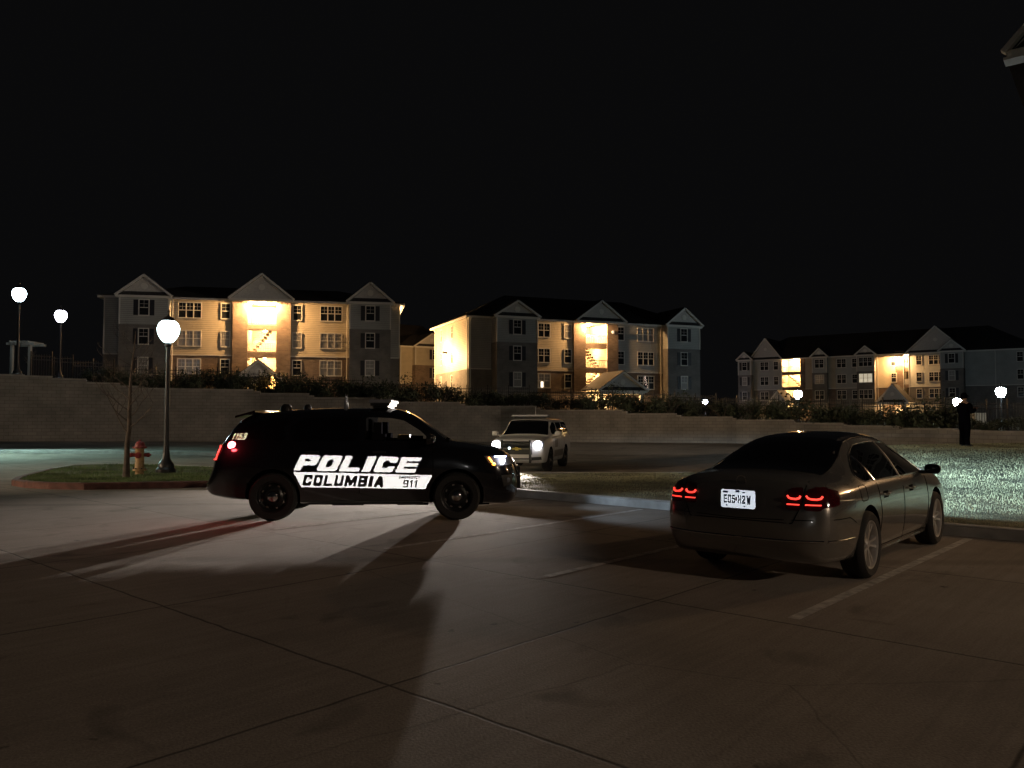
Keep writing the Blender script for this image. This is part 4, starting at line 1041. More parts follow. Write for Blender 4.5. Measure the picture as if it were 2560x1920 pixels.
def mirror_(root, sg, x, y, z, m, w_=.26, h_=.17):
    g = MB(); y0 = y+.03; P = roundpoly([(y0, z-h_*.42), (y0+w_, z-h_*.5), (y0+w_+.01, z+h_*.38), (y0+w_*.3, z+h_*.5), (y0+.0, z+h_*.3)], .05)
    cy = y0+w_/2; rings = [(.0, 1), (.06, .97), (.11, .82), (.135, .5)]; n = len(P)
    for dx, k in rings: g.v += [(x-.05+dx, sg*(cy+(p[0]-cy)*k), z+(p[1]-z)*k) for p in P]
    g.f = [(i*n+j, i*n+(j+1)%n, (i+1)*n+(j+1)%n, (i+1)*n+j) for i in range(3) for j in range(n)] + [tuple(range(n)), tuple(3*n+j for j in range(n))]; g.mi = [0]*len(g.f)
    g.bar((x+.02, sg*(y-.07), z-h_*.4), (x+.02, sg*(y+.09), z-h_*.3), .07, .04)
    o = g.build('wing_mirror', m, root, 45)
    q = MB(); q.prism([(x-.051, sg*(cy+(p[0]-cy)*.9), z+(p[1]-z)*.88) for p in P], (-.003, 0, 0)); q.build('mirror_glass', M['glass'], o)
    return o

# ===== black police utility vehicle (side on)
suv = thing('police_car', 'black police utility vehicle seen side-on with bright white lettering on its doors', 'police car', (-2.34, 13.52, 0), R(2.5))
ROWS = [(-2.53, .44,.56,.64,.62,.70,.66,.52), (-2.45, .38,.68,.76,.72,.80,.76,.62), (-2.36, .36,.85,1.12,.78,.88,.84,.70), (-2.29, .35,1.02,1.24,.80,.93,.88,.70), (-2.16, .33,1.10,1.43,.84,.965,.92,.67),
 (-2.03, .32,1.12,1.58,.87,.98,.935,.65), (-1.8, .31,1.13,1.66,.9,.99,.94,.66), (-1.43, .27,1.13,1.70,.9,.995,.945,.69), (-.8, .25,1.13,1.735,.9,.995,.945,.71), (0, .25,1.13,1.745,.9,.995,.945,.72),
 (.4, .25,1.13,1.72,.9,.995,.945,.71), (.62, .25,1.13,1.66,.9,.995,.945,.70), (.95, .25,1.13,1.45,.9,.995,.95,.72), (1.3, .25,1.11,1.22,.9,.99,.95,.78), (1.6, .25,1.07,1.165,.9,.99,.94,.80),
 (2.0, .24,1.0,1.10,.88,.97,.90,.74), (2.2, .23,.92,1.03,.80,.90,.82,.66), (2.32, .26,.80,.93,.66,.78,.70,.55), (2.40, .38,.66,.80,.46,.56,.50,.36)]
FW = [(-.02, 1.25), (.90, 1.23), (1.02, 1.24), (.84, 1.40), (.58, 1.56), (.36, 1.60), (-.02, 1.615)]
B = Body(ROWS, suv, M['blackpaint'], (-1.43, 1.43), .425, .372, cuts=[chaikin([(a, b) for a, b in FW], 1, True)])
for s_ in 'RL':
    for nm, poly in (('rear_door_window', [(-1.12, 1.23), (-.12, 1.24), (-.12, 1.61), (-1.0, 1.60), (-1.2, 1.45)]), ('quarter_window', [(-2.02, 1.28), (-1.24, 1.24), (-1.32, 1.45), (-1.2, 1.58), (-1.75, 1.55), (-1.95, 1.45)])):
        B.patch(nm, poly, s_, M['glass'], rnd=1)
    tr = MB(); B.line('', [(-1.18, .42), (-1.1, .62), (-1.1, 1.2)], s_, None, .004, mb=tr); B.line('', [(-.09, .30), (-.07, 1.2)], s_, None, .004, mb=tr); B.line('', [(1.0, .34), (1.06, .8), (1.05, 1.12)], s_, None, .004, mb=tr)
    B.line('', [(-1.1, .30), (.98, .30)], s_, None, .004, mb=tr); tr.build('door_seam', M['well'], suv)
    h = MB()
    for xh in (-.92, .12):
        p = B.cast((xh, 1.06), s_, .03)[0]; q = B.cast((xh+.2, 1.06), s_, .03)[0]; h.bar(p, q, .03, .03)
    h.build('door_handle', M['black'], suv)
B.patch('windshield', [(1.24, -.80), (1.24, .80), (.6, .66), (.6, -.66)], 'T', M['glass'], eps=.004, rnd=1)
B.patch('rear_window', [(-2.26, -.66), (-2.26, .66), (-2.06, .6), (-2.06, -.6)], 'T', M['glass'], eps=.004)
sp = MB(); sp.prism([(-2.12, -.62, 1.60), (-2.12, .62, 1.60), (-1.8, .64, 1.69), (-1.8, -.64, 1.69)], (0, 0, .035)); sp.build('spoiler', M['blackpaint'], suv)
# lettering and band (right flank faces the camera)
SL = -.024
band = [(-1.105, .765), (1.05, .705)] + [(.94, .49)] + [(-.975, .525), (-1.0, .56), (-1.04, .64)]
bo = B.patch('white_band', band, 'R', M['retro'], step=.1, eps=.004, depth=.002)
letters(B, 'police_lettering', 'POLICE', (-1.10, .788, .885, 1.03), 'R', M['retro'], (.175, .125), .45, SL, .006, rows=36)
letters(B, 'town_lettering', 'COLUMBIA', (-.965, .552, .315, .722), 'R', M['decalblack'], (.155, .12), .22, SL, .008, gap=.25)
letters(B, 'emergency_lettering', 'EMERGENCY', (.53, .652, .865, .700), 'R', M['decalblack'], (.15, .11), .25, SL, .008, gap=.3, rows=16)
letters(B, 'number_lettering', '911', (.59, .522, .83, .632), 'R', M['decalblack'], (.13, .075), .15, SL, .008, gap=.3, rows=20)
letters(B, 'unit_number', '1153', (-2.10, 1.255, -1.85, 1.355), 'R', M['retroyellow'], (.12, .08), .35, 0, .012, gap=.4, rows=20)
for s_ in 'RL':
    t = B.patch('tail_light', [(-2.42, .93), (-2.30, .93), (-2.24, 1.17), (-2.36, 1.19)], s_, M['redlens'], step=.03, eps=.012, depth=.02)
    g = MB(); B.line('', [(-2.345, 1.155), (-2.26, 1.15), (-2.315, .95), (-2.37, .945)], s_, None, .011, eps=.018, mb=g); g.build('light_tube', M['tail'], t)
    hl = B.patch('headlight', [(1.86, 1.00), (2.24, .99), (2.30, .86), (2.06, .84), (1.93, .90)], s_, M['clearlens'], step=.03, eps=.01, depth=.02)
    p = B.cast((2.13, .93), s_, .0)[0]; sg = -1 if s_ == 'R' else 1
    g = MB(); g.lathe([(0, .065), (.05, .05), (.075, 0), (0, -.02)], 16, 'X', p + Vector((-.0, sg*.01, .0))); g.build('bulb', M['head'], hl, 50)
    g = MB(); B.line('', [(2.02, .985), (2.20, .975)], s_, None, .012, eps=.014, mb=g); g.build('light_bar', M['headblue'], hl)
    g = MB(); B.line('', [(1.93, .975), (1.985, .90)], s_, None, .014, eps=.014, mb=g); B.line('', [(1.99, .88), (2.03, .865)], s_, None, .02, eps=.014, mb=g); g.build('indicator', M['amber'], hl)
    g = B.patch('fog_lamp_surround', [(2.13, .70), (2.30, .70), (2.30, .56), (2.17, .52)], s_, M['black'], step=.04, eps=.01)
    q = B.cast((2.23, .62), s_, .012)[0]; f_ = MB(); f_.lathe([(0, .02), (.035, .02), (.04, 0), (0, -.01)], 12, 'Y', q); f_.build('fog_lamp', M['clearlens'], g)
    mirror_(suv, sg, 1.02, .96, 1.27, M['blackpaint'])
# red warning lamp inside the quarter glass, lit
p = B.cast((-2.08, 1.165), 'R', .0)[0]; g = MB(); g.lathe([(0, -.03), (.05, -.018), (.07, .02), (0, .04)], 16, 'Y', p); g.build('warning_lamp', M['tailhot'], suv, 50)
light('POINT', 'warning_light', p + Vector((0, -.12, 0)), E['suv_red'], (1, .05, .06), .05, suv)
gr = B.patch('grille', [(-.42, .60), (.42, .60), (.5, .86), (-.5, .86)], 'F', M['black'], step=.06, eps=.012)
g = MB()
for z in (.66, .73, .80): B.line('', [(-.44, z), (.44, z)], 'F', None, .012, eps=.016, mb=g)
g.build('grille_bars', M['chrome'], gr)
pb = MB()
for y in (-.3, .3): pb.bar((2.44, y, .44), (2.43, y, .80), .04, .06)
for z in (.50, .74): pb.tube([(2.44, -.3, z), (2.45, 0, z), (2.44, .3, z)], .018, 8)
for y in (-.3, .3): pb.bar((2.25, y, .48), (2.44, y, .48), .04, .05)
pb.build('push_bumper', M['black'], suv)
sk = B.patch('bumper_skid_trim', [(-.5, .32), (.5, .32), (.55, .42), (-.55, .42)], 'F', M['chrome'], step=.08, eps=.01)
g = MB(); g.box(-2.46, -2.28, -.5, .5, .36, .47); g.build('rear_step', M['black'], suv)
g = MB()
for x0, x1, y0, y1, z0 in ((-1.9, -1.5, -.34, .3, .21), (-1.7, -1.2, -.45, -.2, .19), (-1.25, -.55, -.3, .36, .20), (-.6, -.1, -.42, .2, .18), (-.15, .5, -.25, .4, .195), (.45, .95, -.4, .3, .18), (.9, 1.3, -.2, .42, .205), (1.3, 1.95, -.45, .4, .19)): g.box(x0, x1, y0, y1, z0, .34)
g.tube([(-2.3, .35, .30), (-1.6, .33, .24), (.4, .3, .22)], .035, 8); g.build('underbody', M['well'], suv)
for y0 in (-.86, .80): g = MB(); g.box(-.9, .9, y0, y0 + .06, .24, .29); g.build('sill', M['black'], suv)
# roof gear: light bar, antennas, dome
lb = MB(); lb.box(.02, .33, -.56, .56, 1.80, 1.845); lb.box(.06, .29, -.5, .5, 1.765, 1.80); lbo = lb.build('light_bar', M['black'], suv)
lc = MB(); P = chaikin([(.0, 1.847), (.36, 1.847), (.36, 1.90), (.0, 1.90)], 1, True); lc.prism([(x, -.58, z) for x, z in P], (0, 1.16, 0)); lc.build('light_bar_lens', M['clearlens'], lbo, 30)
for xx, yy in ((-.45, .0), (-.42, -.3)):
    a = MB(); a.lathe([(0, 1.70), (.03, 1.70), (.025, 1.80), (.012, 1.86), (.005, 1.95), (0, 1.96)], 10, 'Z', (xx, yy, .04)); a.build('antenna', M['clearlens'] if yy < 0 else M['black'], suv, 50)
for xx, yy, rr in ((-1.42, -.15, .10), (-1.12, .1, .07)):
    a = MB(); a.lathe([(0, .11), (rr*.5, .105), (rr*.85, .07), (rr, .0), (0, 0)], 16, 'Z', (xx, yy, 1.725)); a.build('roof_pod', M['black'], suv, 50)
# cabin seen through the open pane
for y0 in (-.62, .30): st = MB(); st.box(.06, .26, y0, y0 + .32, 1.0, 1.34); st.box(.08, .2, y0 + .06, y0 + .26, 1.34, 1.53); st.build('front_seat', M['seat'], suv)
lp = MB(); lp.box(.42, .62, -.12, .1, 1.24, 1.32); lp.build('console_computer', M['screen'], suv)
lp = MB(); lp.box(.66, .86, -.5, -.3, 1.24, 1.31); lp.build('instrument_hood', M['seat'], suv)
for x in (-1.43, 1.43):
    for y in (-.86, .86): wheel(suv, x, y, .372, .245, M['darkrim'], 'steel', .13)
light('SPOT', 'headlight_beam', (2.42, -.66, .92), E['suv'], (.62, .8, 1), .05, suv, (1, -.12, -.07), 80, .8)
light('SPOT', 'headlight_beam', (2.42, .66, .92), E['suv'], (.62, .8, 1), .05, suv, (1, .02, -.07), 80, .8)

# ===== parked sedan (right)
SD = R(50)
sed = thing('sedan', 'bronze-grey four-door sedan with its tail lights on parked at the kerb', 'car', (3.80, 9.72, 0), SD)
ROWS = [(-2.49, .44,.60,.72,.44,.54,.50,.40), (-2.46, .34,.66,.84,.60,.69,.66,.52), (-2.40, .27,.76,.98,.69,.79,.75,.61), (-2.34, .24,.84,1.03,.74,.835,.79,.65), (-2.2, .23,.88,1.045,.79,.875,.83,.68), (-1.95, .22,.895,1.06,.83,.90,.855,.71),
 (-1.74, .21,.905,1.10,.84,.905,.865,.67), (-1.45, .20,.915,1.22,.84,.905,.865,.61), (-1.1, .20,.92,1.34,.84,.905,.865,.575), (-.7, .19,.92,1.405,.84,.905,.865,.565), (-.25, .19,.92,1.425,.84,.905,.865,.57), (.1, .19,.92,1.41,.84,.905,.865,.57),
 (.4, .19,.915,1.36,.84,.905,.865,.57), (.8, .19,.91,1.21,.84,.905,.865,.60), (1.15, .19,.90,1.045,.84,.905,.855,.66), (1.4, .19,.88,.975,.84,.905,.85,.68), (1.8, .2,.82,.92,.82,.89,.83,.64), (2.1, .2,.74,.83,.76,.85,.77,.58), (2.25, .22,.66,.75,.64,.74,.67,.5), (2.33, .3,.54,.64,.44,.54,.5,.36)]
B = Body(ROWS, sed, M['bronze'], (-1.40, 1.40), .385, .335, crown=.022)
WIN = [(-1.50, 1.02), (-1.38, .955), (.92, .945), (.62, 1.12), (.38, 1.245), (.1, 1.315), (-.4, 1.335), (-.85, 1.31), (-1.15, 1.22), (-1.40, 1.09)]
WINr = roundpoly(WIN, .07)
for s_ in 'RL':
    sg = -1 if s_ == 'R' else 1
    B.patch('side_window', WINr, s_, M['glass'], step=.07, eps=.003)
    B.line('window_trim', WINr, s_, M['chrome'], .0085, eps=.002, closed=True, sub=2)
    g = MB(); B.line('', [(-1.08, .95), (-1.16, 1.20)], s_, None, .012, eps=.006, mb=g); g.build('quarter_divider', M['chrome'], sed)
    g = MB(); B.line('', [(-.13, .95), (-.2, 1.33)], s_, None, .03, eps=-.014, mb=g); g.build('door_pillar', M['black'], sed, 60)
    tr = MB(); B.line('', [(-1.02, .42), (-.98, .62), (-1.04, .93)], s_, None, .0045, mb=tr); B.line('', [(-.1, .26), (-.1, .93)], s_, None, .0045, mb=tr); B.line('', [(.95, .28), (1.0, .6), (.93, .9)], s_, None, .0045, mb=tr); B.line('', [(-.98, .27), (.95, .27)], s_, None, .0045, mb=tr)
    tr.build('door_seam', M['well'], sed)
    h = MB()
    for xh in (-.9, .12):
        P = [B.cast((xh+d, .80), s_, e)[0] for d, e in ((0, .0), (.03, .03), (.17, .032), (.2, .0))]; h.tube(P, [.012, .016, .016, .012], 8)
    h.build('door_handle', M['bronze'], sed, 50)
    h = MB()
    for xh in (-.9, .12): P = chaikin([(xh+.01, .76), (xh+.19, .76), (xh+.19, .83), (xh+.01, .83)], 2, True); sub = B.patch('', P, s_, None, eps=.0015, depth=.001, build=False); h.add(sub.v, sub.f)
    h.build('handle_recess', M['well'], sed)
    mirror_(sed, sg, .80, .885, .99, M['black'], .17, .13)
    g = MB(); B.line('', [(-1.0, .215), (1.0, .215)], s_, None, .022, eps=.0, mb=g); g.build('sill_trim', M['bronze'], sed, 60)
    B.line('side_crease', [(-2.3, .835), (-1.4, .79), (0, .765), (1.4, .74), (1.9, .73)], s_, M['bronze'], .005, eps=-.002)
# fuel flap outline, rear flank
g = MB(); B.line('', chaikin([(-1.62, .78), (-1.42, .78), (-1.42, .93), (-1.62, .93)], 2, True), 'R', None, .0035, closed=True, mb=g, sub=2); g.build('fuel_flap', M['well'], sed)
B.patch('windshield', [(1.12, -.66), (1.12, .66), (.42, .56), (.42, -.56)], 'T', M['glass'], eps=.004, rnd=1)
B.patch('rear_window', [(-1.95, -.62), (-1.95, .62), (-1.4, .585), (-.98, .51), (-.98, -.51), (-1.4, -.585)], 'T', M['glass'], eps=.004, step=.07)
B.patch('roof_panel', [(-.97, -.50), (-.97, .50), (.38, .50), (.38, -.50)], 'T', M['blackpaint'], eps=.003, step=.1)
B.patch('boot_lid', [(-.60, .60), (.60, .60), (.62, 1.045), (.5, 1.09), (-.5, 1.09), (-.62, 1.045)], 'B', mat('dark_shaded_paint', (.012, .011, .011), .2, coat=1), eps=.004, step=.08) if False else None
tr = MB(); B.line('', [(-.62, 1.0), (-.60, .80), (-.52, .62), (.52, .62), (.60, .80), (.62, 1.0)], 'B', None, .005, mb=tr); tr.build('boot_seam', M['well'], sed)
B.patch('plate_recess', chaikin([(-.27, .69), (.27, .69), (.24, .93), (-.24, .93)], 1, True), 'B', M['bronze'], eps=.003, step=.06)
g = MB(); B.line('', [(-.78, .465), (-.4, .455), (0, .452), (.4, .455), (.78, .465)], 'B', None, .011, eps=.003, mb=g)
g.build('bumper_chrome_strip', M['chrome'], sed, 60)
for s_ in 'RL':
    B.line('bumper_chrome_strip', [(-2.36, .465), (-2.1, .46), (-1.86, .455)], s_, M['chrome'], .010, eps=.002)
    sg = -1 if s_ == 'R' else 1
    B.line('bumper_seam', [(-2.30, .66), (-2.0, .66), (-1.84, .60)], s_, M['well'], .004)
g = MB(); B.line('', [(-.84, .66), (0, .635), (.84, .66)], 'B', None, .004, mb=g); g.build('bumper_seam', M['well'], sed)
def ucurve(pts, m, par, name, r=.011):
    g = MB(); B.line('', chaikin(pts, 1), 'B', None, r, eps=.016, mb=g, sub=4); return g.build(name, m, par, 60)
for sg in (-1, 1):
    for a, b, nm in ((.45, .60, 'inner_tail_light'), (.612, .775, 'outer_tail_light')):
        pl = [(sg*a, .745), (sg*b, .74), (sg*b, .955), (sg*(a+.02), .935)]
        if sg < 0: pl = pl[::-1]
        t = B.patch(nm, chaikin(pl, 1, True), 'B', M['redlens'], step=.04, eps=.010, depth=.015)
        w_ = b - a
        ucurve([(sg*(a+w_*.12), .872), (sg*(a+w_*.25), .845), (sg*(a+w_*.8), .842), (sg*(a+w_*.88), .87)], M['tail'], t, 'light_tube', .010)
        ucurve([(sg*(a+w_*.12), .792), (sg*(a+w_*.88), .792)], M['tail'], t, 'light_strip', .006)
    t2 = B.patch('outer_tail_light', [(-2.42, .76), (-2.20, .79), (-2.13, .91), (-2.34, .955)], 'L' if sg > 0 else 'R', M['redlens'], step=.04, eps=.008, depth=.012)
# licence plate
pc = B.cast((0, .81), 'B', .03)[0]; px_ = pc.x
pl = MB(); P = chaikin([(-.155, -.078), (.155, -.078), (.155, .078), (-.155, .078)], 2, True, .02); pl.prism([(px_-.006, y*1.12, .815+z*1.12) for y, z in P], (.012, 0, 0)); plo = pl.build('licence_plate', M['plate'], sed)
def ptext(txt, fit, m, name, bold=.12):
    V, F = text_mesh(txt, fit, (bold, .09), gap=.3, rows=26); g = MB(); g.add([(px_-.009, -y, .815+z) for y, z in V], F); g.build(name, m, plo)
ptext('ED5', (-.142, -.042, -.026, .038), M['plateink'], 'plate_characters'); ptext('H2', (.004, -.042, .077, .038), M['plateink'], 'plate_characters')
g = MB(); g.box(px_-.010, px_-.007, .006, .022, -.018+.815, .018+.815); g.build('plate_emblem', M['platered'], plo)
g = MB(); 
for y0, y1, z0, z1 in ((-.15, -.10, .056, .074), (-.02, .02, .064, .085), (.05, .075, .060, .072), (-.12, -.10, -.070, -.062), (.06, .075, -.072, -.062)): g.box(px_-.011, px_-.008, -y1, -y0, .815+z0, .815+z1)
ptext('W', (.090, -.050, .134, .038), M['plateink'], 'plate_characters', .15); g.build('plate_frame_marks', M['plateink'], plo)
em = MB(); ec = B.cast((0, .985), 'B', .008)[0]; em.lathe([(.045, -.006), (.052, -.006), (.052, 0), (.045, 0)], 20, 'X', ec); em.build('boot_badge', M['chrome'], sed, 40)
for sg in (-1, 1):
    B2 = B.patch('headlight', [(sg*.48, .62), (sg*.74, .62), (sg*.74, .76), (sg*.5, .72)][::sg], 'F', M['clearlens'], step=.05, eps=.01)
for x in (-1.40, 1.40):
    for y in (-.80, .80): wheel(sed, x, y, .335, .225, M['alloy'], 'spoke', .095)
def dipped(L):
    """dipped-beam distribution: nothing above the horizontal, strongest just below it, wide sideways"""
    d = L.data; d.use_nodes = True; t = d.node_tree; em = t.nodes['Emission']
    tc = N(t, 'ShaderNodeTexCoord'); sp = N(t, 'ShaderNodeSeparateXYZ'); t.links.new(tc.outputs['Normal'], sp.inputs[0])
    def mth(op, a, b=None):
        n = N(t, 'ShaderNodeMath', operation=op)
        for i, q in enumerate((a, b)):
            if q is None: continue
            if isinstance(q, (int, float)): n.inputs[i].default_value = q
            else: t.links.new(q, n.inputs[i])
        return n.outputs[0]
    zz = mth('MAXIMUM', mth('ABSOLUTE', sp.outputs[2]), .05)
    v = mth('DIVIDE', sp.outputs[1], zz); u = mth('ABSOLUTE', mth('DIVIDE', sp.outputs[0], zz))
    dn = mth('MULTIPLY', v, -1)
    def ramp(x, a, b_, c, d_):
        m = N(t, 'ShaderNodeMapRange', interpolation_type='SMOOTHSTEP'); t.links.new(x, m.inputs[0])
        for i, q in enumerate((a, b_, c, d_)): m.inputs[i+1].default_value = q
        return m.outputs[0]
    cut = ramp(dn, -.01, .045, 0, 1); lat = ramp(u, .45, 1.1, 1, 0)
    fall = mth('POWER', mth('DIVIDE', mth('MAXIMUM', dn, .05), .05), -2.1)
    near = ramp(dn, .42, .62, 1, 0)
    st = mth('MULTIPLY', mth('MULTIPLY', mth('MULTIPLY', cut, lat), fall), near)
    t.links.new(st, em.inputs['Strength'])
for sg in (-1, 1): dipped(light('SPOT', 'headlight_beam', (2.42, sg*.62, .68), E['sedan'], (.55, .82, 1), .04, sed, (1, -.03, 0), 110, .2))

# ===== white police vehicle (centre, facing the camera)
gzT = ground(.75, 30)
tah = thing('police_car', 'white police utility vehicle facing the camera with both headlights blazing', 'police car', (.76, 30.1, gzT), R(-104))
ROWS = [(-2.72, .50,.75,.85,.80,.90,.88,.80), (-2.66, .36,.9,1.1,.88,.98,.95,.82), (-2.6, .34,1.14,1.55,.92,1.0,.97,.78), (-2.45, .33,1.2,1.80,.94,1.015,.975,.76), (-2.2, .32,1.22,1.84,.95,1.02,.98,.78), (-1.0, .30,1.22,1.86,.95,1.02,.98,.79), (.1, .30,1.21,1.85,.95,1.02,.98,.79), (.42, .30,1.2,1.80,.95,1.02,.98,.78), (.72, .30,1.2,1.60,.95,1.02,.97,.78),
 (1.1, .30,1.19,1.33,.95,1.02,.97,.84), (1.25, .30,1.17,1.25,.95,1.015,.96,.86), (1.8, .31,1.12,1.20,.94,1.01,.95,.84), (2.2, .32,1.08,1.15,.92,.99,.93,.82), (2.36, .34,1.02,1.10,.88,.96,.90,.78), (2.43, .40,.94,1.02,.80,.88,.84,.7)]
B = Body(ROWS, tah, M['whitepaint'], (-1.473, 1.473), .47, .40, crown=.02)
for s_ in 'RL':
    sg = -1 if s_ == 'R' else 1
    for nm, poly in (('front_door_window', [(.02, 1.30), (.88, 1.30), (.62, 1.58), (.34, 1.72), (.02, 1.72)]), ('rear_door_window', [(-1.05, 1.31), (-.12, 1.30), (-.12, 1.72), (-1.05, 1.72)]), ('quarter_window', [(-2.3, 1.36), (-1.2, 1.33), (-1.2, 1.72), (-2.2, 1.72)])):
        B.patch(nm, poly, s_, M['glass'], rnd=1)
    tr = MB(); B.line('', [(-.05, .4), (-.05, 1.25)], s_, None, .005, mb=tr); B.line('', [(.95, .45), (1.0, 1.2)], s_, None, .005, mb=tr); B.line('', [(-1.1, .8), (-1.12, 1.25)], s_, None, .005, mb=tr); tr.build('door_seam', M['well'], tah)
    B.patch('door_shield_decal', chaikin([(.15, .82), (.75, .82), (.75, 1.14), (.15, 1.14)], 1, True), s_, M['decalgrey'], eps=.004, step=.1)
    B.patch('side_stripe_decal', [(-.95, .48), (.85, .48), (.85, .72), (-.95, .72)], s_, M['decalgrey'], eps=.004, step=.15)
    mirror_(tah, sg, .98, 1.02, 1.32, M['whitepaint'], .24, .2)
    hl = B.patch('headlight', [(sg*.60, .88), (sg*.90, .86), (sg*.92, 1.05), (sg*.60, 1.03)][::sg], 'F', M['clearlens'], step=.06, eps=.012)
    p = Vector((2.47, sg*.74, .955)); g = MB(); g.lathe([(0, .07), (.09, .055), (.14, .02), (.145, -.03), (0, -.03)], 24, 'X', p); g.build('bulb', M['head'], hl, 50)
    B.patch('fog_lamp_recess', [(sg*.50, .42), (sg*.86, .44), (sg*.86, .55), (sg*.50, .53)][::sg], 'F', M['black'], step=.08, eps=.01)
B.patch('windshield', [(1.16, -.84), (1.16, .84), (.46, .72), (.46, -.72)], 'T', M['glass'], eps=.004, rnd=1)
gr = B.patch('grille', [(-.54, .62), (.54, .62), (.54, 1.03), (-.54, 1.03)], 'F', M['black'], step=.08, eps=.015)
g = MB(); g.box(2.45, 2.47, -.54, .54, .985, 1.0); g.box(2.45, 2.47, -.54, .54, .80, .84); g.build('grille_bars', M['decalgrey'], gr)
P = [(-.17, -.025), (-.055, -.025), (-.045, -.055), (.065, -.055), (.055, -.025), (.17, -.025), (.15, .025), (.055, .025), (.045, .055), (-.065, .055), (-.055, .025), (-.15, .025)]
g = MB(); g.prism([(2.475, y, .82+z) for y, z in P], (.015, 0, 0)); g.build('emblem', mat('gold_badge', (.55, .4, .1), .35, metal=.6), gr)
g = MB(); g.lathe([(0, .02), (.03, .015), (.04, 0), (0, 0)], 12, 'X', (2.48, -.26, .84)); g.build('marker_light', emis('marker', (.75, .9, 1), 9), gr)
pb = MB()
for y in (-.5, .5): pb.bar((2.58, y, .34), (2.60, y, 1.12), .07, .09)
for z in (.48, .90, 1.06): pb.tube([(2.60, -.5, z), (2.62, 0, z), (2.60, .5, z)], .024, 8)
for y in (-.5, .5): pb.bar((2.3, y, .42), (2.56, y, .42), .05, .06)
pb.build('push_bumper', M['black'], tah)
g = MB(); g.box(.12, .42, -.66, .66, 1.91, 1.94); g.box(.16, .38, -.6, .6, 1.865, 1.91); lbo = g.build('light_bar', M['black'], tah)
g = MB(); g.prism([(x, -.68, z) for x, z in chaikin([(.1, 1.942), (.44, 1.942), (.44, 2.0), (.1, 2.0)], 1, True)], (0, 1.36, 0)); g.build('light_bar_lens', mat('frosted_lens', (.45, .45, .46), .25), lbo)
a = MB(); a.lathe([(0, 1.84), (.03, 1.84), (.008, 1.95), (.004, 2.3), (0, 2.3)], 8, 'Z', (-.6, 0, 0)); a.build('antenna', M['trim'], tah)
for x in (-1.473, 1.473):
    for y in (-.88, .88): wheel(tah, x, y, .40, .26, M['darkrim'], 'plain', .14)
for sg in (-1, 1): light('SPOT', 'headlight_beam', (2.64, sg*.74, .955), E['tahoe'], (1, .88, .78), .03, tah, (1, -.11 + sg*.01, -.02), 42, 1.0)

# ---------------------------------------------------------------- standing person
fx, fy = (2410 - 1280) / FPX * 27, 27.0
per = thing('person', 'person in dark clothes standing on the grass holding up a phone, facing right', 'person', (fx, fy, gz(fx, fy) - .01), R(12))
def skin(name, verts, edges, radii, m, parent, root=0, lv=2):
    me = bpy.data.meshes.new(name); me.from_pydata(verts, edges, []); o = obj(name, me, None, parent)
    md = o.modifiers.new('s', 'SKIN'); me.skin_vertices[0].data[root].use_root = True
    for i, r_ in enumerate(radii):
        me.skin_vertices[0].data[i].radius = r_ if isinstance(r_, tuple) else (r_, r_)
    sb = o.modifiers.new('u', 'SUBSURF'); sb.levels = lv; sb.render_levels = lv
    dg = bpy.context.evaluated_depsgraph_get(); nm = bpy.data.meshes.new_from_object(o.evaluated_get(dg)); o.modifiers.clear(); nm.name = name; nm.materials.clear(); nm.materials.append(m)
    for p in nm.polygons: p.use_smooth = True
    o.data = nm; return o
hands = lambda c, d: None
V = [(0,0,.96), (.01,0,1.14), (.0,0,1.32), (0,0,1.46), (.0,0,1.54), (.015,0,1.62), (.02,0,1.73),
     (.0,-.19,1.43), (.05,-.26,1.16), (.30,-.15,1.25), (.37,-.12,1.28), (.0,.19,1.43), (.05,.27,1.16), (.29,.10,1.23), (.36,.07,1.26),
     (0,-.12,.74), (.0,-.14,.48), (-.03,-.14,.10), (.12,-.14,.04), (0,.12,.74), (.03,.14,.48), (.01,.14,.10), (.16,.14,.04)]
Ed = [(0,1),(1,2),(2,3),(3,4),(4,5),(5,6),(3,7),(7,8),(8,9),(9,10),(3,11),(11,12),(12,13),(13,14),(0,15),(15,16),(16,17),(17,18),(0,19),(19,20),(20,21),(21,22)]
Rr = [(.15,.13),(.15,.13),(.17,.13),(.09,.1),(.058,.058),(.085,.095),(.085,.08),.07,.05,.035,.032,.07,.05,.035,.032,.09,.065,.04,.04,.09,.065,.04,.04]
skin('body', V, Ed, Rr, M['skin'], per)
def rings(g, R_, n=20):
    o = len(g.v)
    for z, rx, ry, cx, cy in R_: g.v += [(cx + rx*math.cos(2*math.pi*k/n), cy + ry*math.sin(2*math.pi*k/n), z) for k in range(n)]
    m = len(R_); g.f += [(o+i*n+j, o+i*n+(j+1)%n, o+(i+1)*n+(j+1)%n, o+(i+1)*n+j) for i in range(m-1) for j in range(n)] + [tuple(o+j for j in range(n))[::-1], tuple(o+(m-1)*n+j for j in range(n))]
    g.mi = [0]*len(g.f)
g = MB(); rings(g, [(.82,.15,.20,0,0),(.90,.158,.205,0,0),(1.0,.15,.195,0,0),(1.1,.148,.19,0,0),(1.2,.152,.20,0,0),(1.32,.155,.225,0,0),(1.40,.14,.235,0,0),(1.46,.10,.17,0,0),(1.50,.075,.085,0,0),(1.53,.07,.072,0,0)])
for sg in (-1, 1):
    P = [Vector(v) for v in ((0, sg*.17, 1.42), (.01, sg*.235, 1.36), (.05, sg*.275, 1.16), (.17, sg*.22, 1.20), (.31, sg*.13, 1.25))]
    g.tube(P, [.085, .088, .068, .06, .05], 12)
g.build('jacket', M['cloth'], per, 60)
g = MB(); rings(g, [(1.0,.145,.185,0,0),(.92,.15,.19,0,0),(.84,.145,.19,0,0),(.78,.12,.17,0,0)])
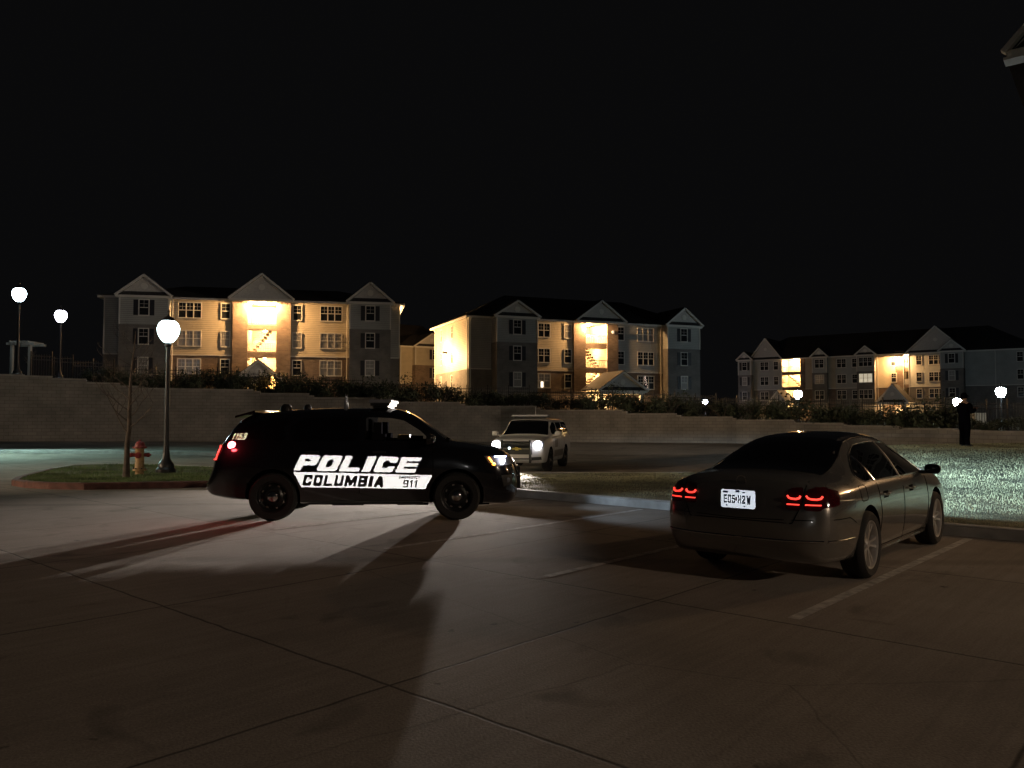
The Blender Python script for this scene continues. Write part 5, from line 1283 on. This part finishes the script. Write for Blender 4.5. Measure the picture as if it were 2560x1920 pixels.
for sg, ox in ((-1, -.03), (1, .01)): g.tube([(0, sg*.095, .90), (0, sg*.10, .80), (.01+ox*.3, sg*.12, .50), (ox, sg*.13, .25), (ox, sg*.135, .07)], [.10, .112, .092, .085, .088], 14)
g.build('trousers', M['cloth'], per, 60)
for sg in (-1, 1):
    ox = -.03 if sg < 0 else .01
    skin('shoe', [(ox-.06, sg*.135, .05), (ox+.06, sg*.14, .05), (ox+.2, sg*.145, .04)], [(0,1),(1,2)], [.055,.058,.045], M['black'], per)
g = MB(); g.lathe([(0, .13), (.06, .115), (.098, .06), (.108, 0), (.10, -.06), (.07, -.09)], 18, 'Z', (.0, 0, 1.70)); g.v = [(x*1.0, y*.9, z - max(0, x-.0)*.0) for x, y, z in g.v]; g.build('cap', M['cloth'], per, 60)
g = MB(); g.prism([(.09, -.06, 1.715), (.17, -.04, 1.70), (.17, .04, 1.70), (.09, .06, 1.715)], (0, 0, .012)); g.build('cap_peak', M['cloth'], per)
for sg in (-1, 1):
    g = MB(); c = (.37 if sg < 0 else .36, sg*.10, 1.28)
    Vh = [(c[0], c[1], c[2]), (c[0]+.05, c[1]-sg*.01, c[2]+.02)]; Eh = [(0,1)]; Rh = [.028, .034]
    for k, (dy, L) in enumerate(((-.026, .062), (-.009, .072), (.009, .068), (.026, .055))):
        b = len(Vh); Vh += [(c[0]+.085, c[1]-sg*.02+dy, c[2]+.03), (c[0]+.085+L*.5, c[1]-sg*.035+dy*.9, c[2]+.045), (c[0]+.07+L, c[1]-sg*.06+dy*.8, c[2]+.035)]; Eh += [(1,b),(b,b+1),(b+1,b+2)]; Rh += [.011,.0095,.008]
    b = len(Vh); Vh += [(c[0]+.04, c[1]-sg*.045, c[2]+.045), (c[0]+.075, c[1]-sg*.06, c[2]+.07)]; Eh += [(1,b),(b,b+1)]; Rh += [.013,.010]
    skin('hand', Vh, Eh, Rh, M['skin'], per, 0, 1)
ph = thing('phone', 'dark phone held up in the standing person\'s hands', 'phone', (fx + .47 * math.cos(R(12)), fy + .47 * math.sin(R(12)), gz(fx, fy) + 1.30), R(12))
g = MB(); g.box(-.006, .004, -.075, .075, -.035, .04); g.build('phone_body', M['black'], ph)
g = MB(); g.box(-.0085, -.0062, -.068, .068, -.03, .035); g.build('screen', M['glass'], ph)
g = MB(); g.lathe([(0, 0), (.006, 0), (.006, .002), (0, .002)], 10, 'X', (.0045, .055, .02)); g.build('lens', M['glass'], ph)
